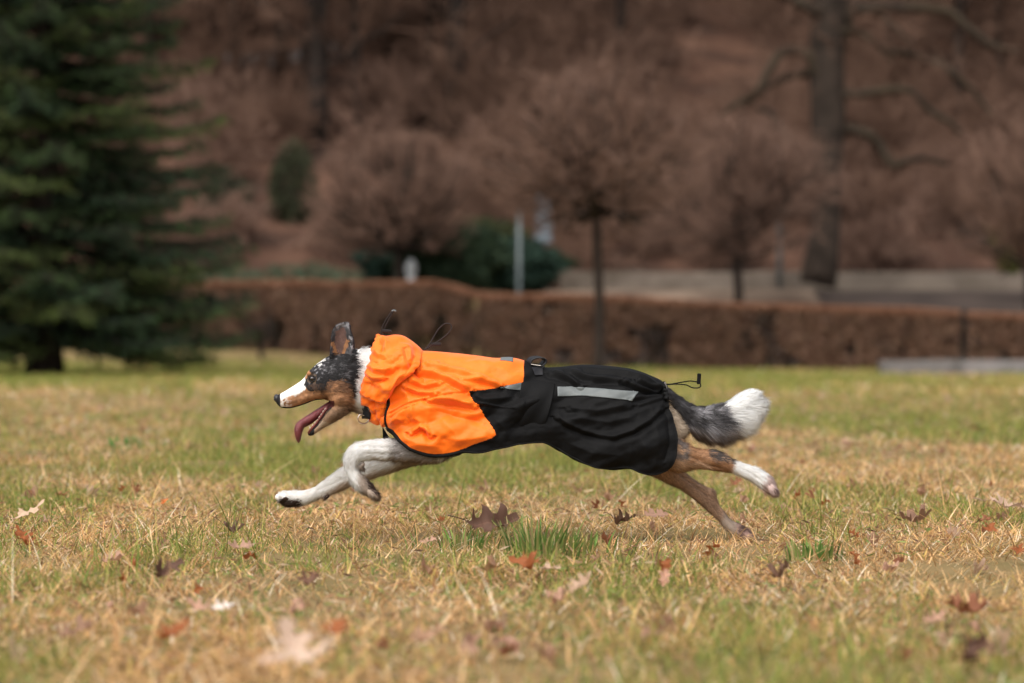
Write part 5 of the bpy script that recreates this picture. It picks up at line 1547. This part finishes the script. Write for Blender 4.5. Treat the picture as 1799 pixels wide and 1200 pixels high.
# hood, gathered around the neck
HT = [(662,590),(669,589),(679,590.5),(693,588.5),(707,590),(720,597),(733,607),(742,616)]
HB = [(650,740),(656,744),(664,747),(670,742)]
HL = [(662,590),(656,604),(651,617),(648,634),(645,650),(640,664),(637,687),(637,706),(641,722),(650,740)]
HR = [(742,616),(738,632),(731,645),(722,658),(706,674),(694,690),(683,708),(676,726),(670,742)]
hx, hy = 200, 190
ph = np.linspace(0, math.radians(158), hy); sr = (1 - np.cos(ph)) / (1 - math.cos(ph[-1]))
px_, py_ = coons(HT, HB, HL, HR, hy, hx, sr)
uq = np.linspace(0, 1, hx)
wh = np.interp(uq, [0, .05, .18, .45, .75, .92, 1], [.058, .070, .088, .104, .113, .112, .104])
def hood_disp(x, y, sd):
    d = np.zeros_like(x)
    Fo = [([(664,596),(672,606),(670,622)], -7, 3.2, 0), ([(668,592),(680,603),(676,618)], 5, 3.5, 0), ([(655,612),(664,622),(680,626)], 4, 4, .4), ([(650,640),(660,650),(676,652),(690,646)], 6, 4, .6),
          ([(645,655),(656,664),(672,664)], 6, 3.2, .8), ([(641,668),(655,682),(664,686)], -5, 5, 0), ([(690,610),(705,622),(712,640)], 4, 6, 0), ([(700,596),(718,612),(730,628)], 3.5, 5, 0),
          ([(718,612),(722,630),(732,642)], 6, 4, .7), ([(728,622),(724,640),(712,655)], -7, 4.5, 0), ([(715,655),(700,662),(690,678),(680,700),(668,728)], 7, 5.5, .6), ([(700,640),(690,655),(672,662)], -4, 5, 0),
          ([(655,696),(668,706),(676,700)], 6, 4, .8), ([(645,712),(655,722),(664,716)], 5, 3.6, .8), ([(648,700),(656,716),(660,738)], -6, 3.5, 0), ([(660,672),(676,682),(686,680)], 4, 5, .5),
          ([(642,690),(652,702),(660,704)], 5, 4, .6), ([(684,630),(698,640),(712,638)], 3.5, 5, .4), ([(668,636),(684,634),(696,626)], 4, 4, .5), ([(700,672),(688,690),(678,716)], -5, 4, 0)]
    for pl, a, w, sk in Fo:
        pl2 = [(p + sd * 5, q_ + sd * 4) for p, q_ in pl]
        d = d + fold(x, y, pl2, a * .85, w * 1.15, sk)
    for k, (f, am) in enumerate(((.03, 5.0), (.07, .8))):
        n = fbm(x * f + 11 + sd * 9 + 4 * k, y * f * 1.0 + (x + y) * .02, 2.1 * k + sd, 2)
        d = d + am / 750 * (2 * n - 1) * 1.6
    return d
sides_ = []
for sgn in (-1, 1):
    d = hood_disp(px_, py_, 0 if sgn < 0 else 1) * smooth01(0, .05, sr)[:, None] * (1 - .8 * smooth01(.93, 1, sr))[:, None]
    WW = np.repeat(wh[None], hy, 0) * (1 - .40 * smooth01(.45, 1.0, sr))[:, None]
    P, N = surf_grid(px_, py_, ph, WW, sgn, d, .80)
    sides_.append(P)
# crimp the elastic front edge
for P in sides_:
    k = np.arange(hy)
    P[:, 0, 0] += .0014 * np.sin(k * .42); P[:, 1, 0] += .0010 * np.sin(k * .42)
PH = np.concatenate([sides_[0][::-1], sides_[1][1:]], 0)
# roll the front edge inwards so the hood has a lip
lip = PH[:, :1] + np.array([.006, 0, 0]); lip[..., 1] *= .86; lip[..., 2] = lip[..., 2] * .97 + .03 * PH[:, :1, 2].mean()
lip2 = lip + np.array([.012, 0, 0])
PH = np.concatenate([lip2, lip, PH], 1)
thick(obj('hood', mesh_from('hood', PH.reshape(-1, 3), [grid_faces(PH.shape[0], PH.shape[1], True)], M_ORANGE), coat), .0018)
# pinched tab at the top of the hood, and the gather under it
def crumple(name, cx, cy, Y, rx, ry, rz, mat, seed, parent, rot=0):
    th = np.linspace(0, math.pi, 24); ph_ = np.linspace(0, 2 * math.pi, 33)[:-1]
    T_, Q_ = np.meshgrid(th, ph_, indexing='ij')
    D_ = np.stack([np.sin(T_) * np.cos(Q_), np.sin(T_) * np.sin(Q_), np.cos(T_)], -1)
    k = 1 + .55 * (fbm(D_[..., 0] * 2.3 + seed, D_[..., 1] * 2.3, D_[..., 2] * 2.3, 3) - .5)
    P = D_ * k[..., None] * np.array([rx, ry, rz])
    cs, sn = math.cos(rot), math.sin(rot)
    P = np.stack([P[..., 0] * cs - P[..., 2] * sn, P[..., 1], P[..., 0] * sn + P[..., 2] * cs], -1) + W(cx, cy, Y)
    a = (np.arange(23)[:, None] * 32); i = np.arange(32); j = (i + 1) % 32
    F_ = np.stack([a + i, a + 32 + i, a + 32 + j, a + j], -1).reshape(-1, 4)
    return obj(name, mesh_from(name, P.reshape(-1, 3), [F_], mat), parent)
crumple('hood_tab', 667, 596, -.012, .007, .016, .013, M_ORANGE, 3, coat, .5)
crumple('hood_gather', 674, 737, -.045, .010, .020, .018, M_ORANGE, 7, coat)

# cords and locks
def cord(name, pts, rad, mat, parent, depth, n=60):
    P = cr(np.array([(a, b) for a, b in pts], float), n)
    if np.isscalar(depth): dd = np.full(n, depth)
    else: dd = np.interp(np.linspace(0, 1, n), np.linspace(0, 1, len(depth)), depth)
    V_, F_, T_ = tube_pts(W(P[:, 0], P[:, 1], dd), rad, 6)
    return obj(name, Acc().add(V_, F_, T_).mesh(name, mat), parent)
def lock(px0, py0, px1, py1, Y, dep, parent, rot=0.0, mat=None):
    c = W((px0 + px1) / 2, (py0 + py1) / 2, Y); hxx = (px1 - px0) / 1500; hzz = (py1 - py0) / 1500
    V_, F_ = box_vf(-hxx, hxx, -dep, dep, -hzz, hzz); V_ = np.array(V_)
    V_ = np.stack([V_[:, 0] * math.cos(rot) - V_[:, 2] * math.sin(rot), V_[:, 1], V_[:, 0] * math.sin(rot) + V_[:, 2] * math.cos(rot)], 1) + c
    o = obj('cord_lock', mesh_from('cord_lock', V_, [F_], mat or M_CORD, smooth=False), parent)
    b_ = o.modifiers.new('round', 'BEVEL'); b_.width = min(hxx, hzz) * .5; b_.segments = 3
    return o
cord('drawcord', [(671,590),(670,584),(671,577),(676,566),(683,555),(689,546.5),(692,545),(690,549),(685,558),(680,568),(676,576),(676,588)], .0014, M_CORD, coat, -.012)
lock(671, 579, 688, 585, -.012, .004, coat, -.06)
cord('cord_end', [(688.5,547),(691,545.5),(694,546),(695.5,547.5)], .0022, M_REFL, coat, -.012, 12)
cord('drawcord', [(743,618),(748,613),(754,606),(762,592),(771,578),(780,570),(787,568.5),(792,571),(793,577),(788,585),(778,594),(768,601),(760,606),(750,613)], .0015, M_CORD, coat, [-.004, .004, 0, -.004])
lock(757, 602, 775, 608, -.001, .004, coat, .02)
cord('drawcord', [(1164,674),(1176,675),(1195,672),(1212,669.5),(1226,671)], .0015, M_TRIM, coat, [-.004, -.006])
cord('drawcord', [(1168,676),(1190,675),(1206,676.5),(1216,681),(1226,681.5),(1231,678.5),(1230,673)], .0015, M_TRIM, coat, [-.004, -.010])
lock(1224.5, 656, 1231.5, 675, -.006, .004, coat, -.06, M_TRIM)
for k in range(5):
    crumple('gathered_edge', 1166 + k * 1.3, 675 + k * 6, -.018 - k * .012 if k else -.004, .0065, .011, .0065, M_TRIM, 20 + k, coat)
cord('toggle_loop', [(1168,672),(1171,680),(1170,690)], .0010, M_STEEL, coat, -.035, 12)
# waist strap with its loop of webbing standing above the back
def strap(name, pts, depth0, width, mat, parent, t=.0018):
    P = cr(np.array(pts, float), 70)
    a = W(P[:, 0] + 3, P[:, 1] + 1.5, depth0 - width / 2); b = W(P[:, 0] - 5, P[:, 1] - 1.5, depth0 + width / 2)
    Pg = np.stack([a, (a + b) / 2, b], 0)
    return thick(obj(name, mesh_from(name, Pg.reshape(-1, 3), [grid_faces(3, 70)], mat), parent), t)
loop = [(922,645),(930,646),(938,643.5),(946,643),(953,640),(957.5,634),(955,629),(947,627.5),(938,628.5),(932,632),(930,638),(934,642),(944,644),(955,643.5)]
strap('strap_loop', loop, -.022, .030, M_WEB, coat, .0022)
ribbon_patch('waist_strap', ([(934,648),(953,648)], [(939,661),(953,661)]), M_WEB, coat, off=.0035, t=.002, mirror=False)
V_, F_ = box_vf(-.0125, .0125, -.018, .018, -.0022, .0022); V_ = np.array(V_) + W(942, 640.5, -.022)
o = obj('buckle', mesh_from('buckle', V_, [F_], M_TRIM, smooth=False), coat); b_ = o.modifiers.new('round', 'BEVEL'); b_.width = .0015; b_.segments = 2
cord('buckle_bar', [(933,640),(942,641.5),(951,642.5)], .0011, M_STEEL, coat, -.042, 12)
# grey strip across the top of the orange cape
P = []
for f in np.linspace(0, 1, 24):
    a_1 = math.radians(-24 + 66 * f)
    row_ = []
    for xq in np.linspace(880, 901, 12):
        i = int(np.argmin(np.abs(gx2[0] - xq))); k = int(abs(a_1) / PHM * (NY - 1))
        src = Pn if a_1 < 0 else Pf
        p_ = src[k, i] + np.array([0, 0, 1]) * .0018 * math.cos(a_1) + np.array([0, math.sin(a_1), 0]) * .0018
        row_.append(p_)
    P.append(row_)
P = np.array(P)
thick(obj('reflective_strip', mesh_from('reflective_strip', P.reshape(-1, 3), [grid_faces(24, 12)], M_REFL), coat), .001)

# collar and its ring
cp = []
for k in range(41):
    a = k / 40 * 2 * math.pi
    cp.append((656 + 13 * math.cos(a) - 2, 673 - 62 * math.cos(a), -.060 * math.sin(a)))
cp = np.array(cp)
Pa = W(cp[:, 0] - 5.5, cp[:, 1] + 0, cp[:, 2]); Pb = W(cp[:, 0] + 6.5, cp[:, 1] - 0, cp[:, 2])
col_ = thick(obj('collar', mesh_from('collar', np.concatenate([Pa, (Pa + Pb) / 2, Pb]), [grid_faces(3, 41)], M_WEB), dog), .0025)
fl_ = lin([(637,712),(645,733)], 10); fr_ = lin([(649,712),(650,738)], 10)
rp = []
for a in np.linspace(0, 2 * math.pi, 33)[:-1]:
    x_, y_ = 638.5 + 9.6 * math.cos(a), 735.5 + 8.8 * math.sin(a)
    if y_ < 729: y_ = 729 + (x_ - 638) * .25
    rp.append((x_, y_))
rp.append(rp[0]); rp = np.array(rp)
V_, F_, T_ = tube_pts(W(rp[:, 0], rp[:, 1], -.030 + .0006 * (rp[:, 0] - 638)), .0016, 8)
obj('ring', Acc().add(V_, F_, T_).mesh('ring', M_STEEL), col_)
Pq = np.stack([W(lin([(636,704),(636,718),(641,731)], 12)[:, 0], lin([(636,704),(636,718),(641,731)], 12)[:, 1], -.034), W(lin([(652,700),(652,724),(650,737)], 12)[:, 0], lin([(652,700),(652,724),(650,737)], 12)[:, 1], -.040)])
thick(obj('ring_strap', mesh_from('ring_strap', Pq.reshape(-1, 3), [grid_faces(2, 12)], M_WEB), col_), .003)
